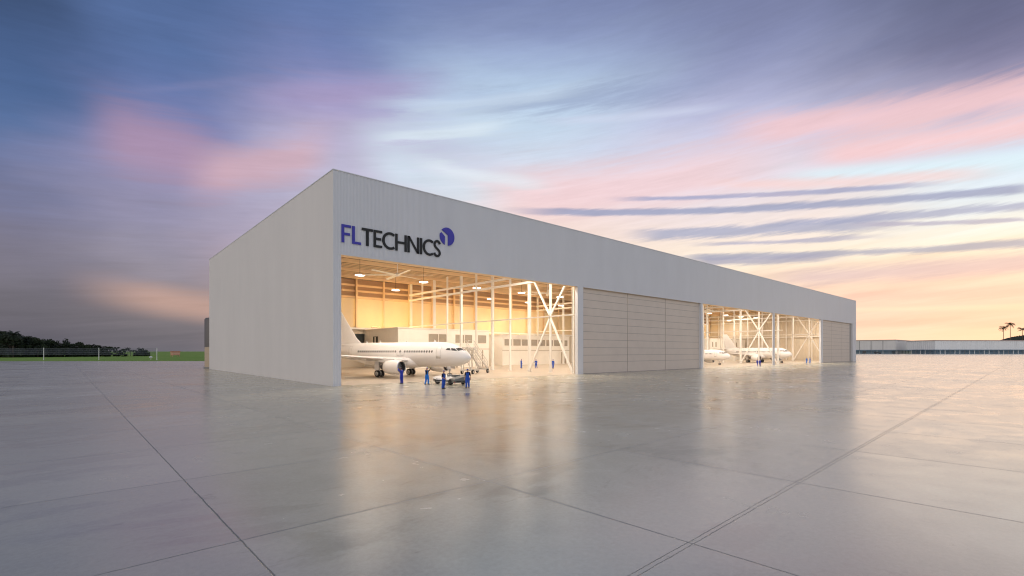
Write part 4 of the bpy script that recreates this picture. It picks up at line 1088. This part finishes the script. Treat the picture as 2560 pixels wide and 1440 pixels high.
warehouse('long flat white ribbed warehouse with reddish roof edge at the right border', cw(561,640), wd(.9975,.07), wd(-.07,.9975), 330, 42, 5.8, 17.6, 400, 400, 3.0)
M_van = mat('truck_dark', (.06,.065,.07), .4); M_cabg = mat('truck_glass', (.03,.035,.04), .1)
def truck():
    o = empty('parked_truck')
    b = MB(); b.box(-1.2,1.2,0,5.2,.9,3.4); b.build('cargo_body', M_van, o)
    b = MB(); b.add([(-1.1,-2.2,.7),(1.1,-2.2,.7),(1.1,-.05,.7),(-1.1,-.05,.7),(-1.1,-2.1,1.6),(1.1,-2.1,1.6),(1.05,-1.5,2.7),(-1.05,-1.5,2.7),(1.05,-.05,2.8),(-1.05,-.05,2.8)], [(0,3,2,1),(0,1,5,4),(4,5,6,7),(7,6,8,9),(1,2,8,6,5),(0,4,7,9,3),(2,3,9,8)]); cab = b.build('cab', M_van, o)
    b = MB(); b.add([(-.95,-2.07,1.7),(.95,-2.07,1.7),(.92,-1.55,2.62),(-.92,-1.55,2.62)], [(0,1,2,3)]); b.build('windscreen', M_cabg, cab)
    for x in (-1.05,1.05):
        for y in (-1.3,3.6):
            b = MB(); b.lathe([(-.14,.25),(-.15,.42),(.15,.42),(.14,.25)], (x,y,.45), 'x', 16, cap=True); b.build('wheel', M_tyre, o)
    return o
tr = truck(); x, y = cw((2160-1280)/1206*664, 664); tr.location = (x,y,.006); tr.rotation_euler.z = 1.9; tr.scale = (1.35,)*3; tag(tr, 'dark parked truck below the corner on warehouse, next to the hangar end', 'truck', 'trucks by the warehouses')
c = copy_tree(tr); x, y = cw((2197-1280)/1206*672, 672); c.location = (x,y,.006); c.rotation_euler.z = .8; c.scale = (1.1,1.1,.8); tag(c, 'low dark parked truck midway along the corner on warehouse', 'truck')
# knoll, scrub and palms behind the right warehouse
hx, ht = (2600-1280)/1206*790, 790
b = MB(); rings = []
for rr, z in ((1.0,-1),(.85,8),(.65,18),(.42,26),(.2,30),(.02,31)):
    rings.append([(*cw(hx+rr*100*math.cos(2*PI*k/40), ht+rr*75*math.sin(2*PI*k/40)), z) for k in range(40)])
b.loft(rings, cap=False); tag(b.build('hill', mat('hill_soil', (.035,.04,.02), .9, vscale=.1, var=.3)), kind='structure')
b = MB(); rnd2 = random.Random(9)
for i in range(420):
    q = rnd2.uniform(0,2*PI); rr = math.sqrt(rnd2.random())*.88; z = 31*(1-rr**1.6); X0, Y0 = cw(hx+rr*100*math.cos(q), ht+rr*75*math.sin(q)); R0 = rnd2.uniform(1.5,3.2)
    for k in range(45):
        d = Vector((rnd2.gauss(0,1),rnd2.gauss(0,1),abs(rnd2.gauss(0,.9)))).normalized()*R0*rnd2.random()**.4; p = Vector((X0,Y0,z))+d; s_ = rnd2.uniform(.5,1.0); e = Euler((rnd2.uniform(0,6.3),rnd2.uniform(0,6.3),0)).to_matrix()
        b.add([p+e@Vector(v)*s_ for v in ((-.6,-.8,0),(.6,-.8,0),(.5,.7,.1),(-.5,.7,.1))], [(0,1,2,3)])
sb = b.build('scrub', M_leaf2, None, False); tag(sb, 'dark low scrub covering the knoll at the right edge', 'scrub', kind='stuff')
pp = palm(21, 27, 7.4, 26, None, None, 1.1); firstp = True
for px, topy, lb in ((2508,820,'left of the two tall palms above the warehouse roof'),(2525.5,811,'taller right one of the two close palms above the warehouse roof'),(2556,823,'single tall palm at the right edge above the scrub')):
    t_ = 770; o = pp if firstp else copy_tree(pp); firstp = False
    x, y = cw((px-1280)/1206*t_, t_); z1 = 3.7+(878-topy)*t_/1206; o.location = (x,y,z1-27); o.rotation_euler.z = px; tag(o, lb, 'palm', 'tall palms by the right warehouse')
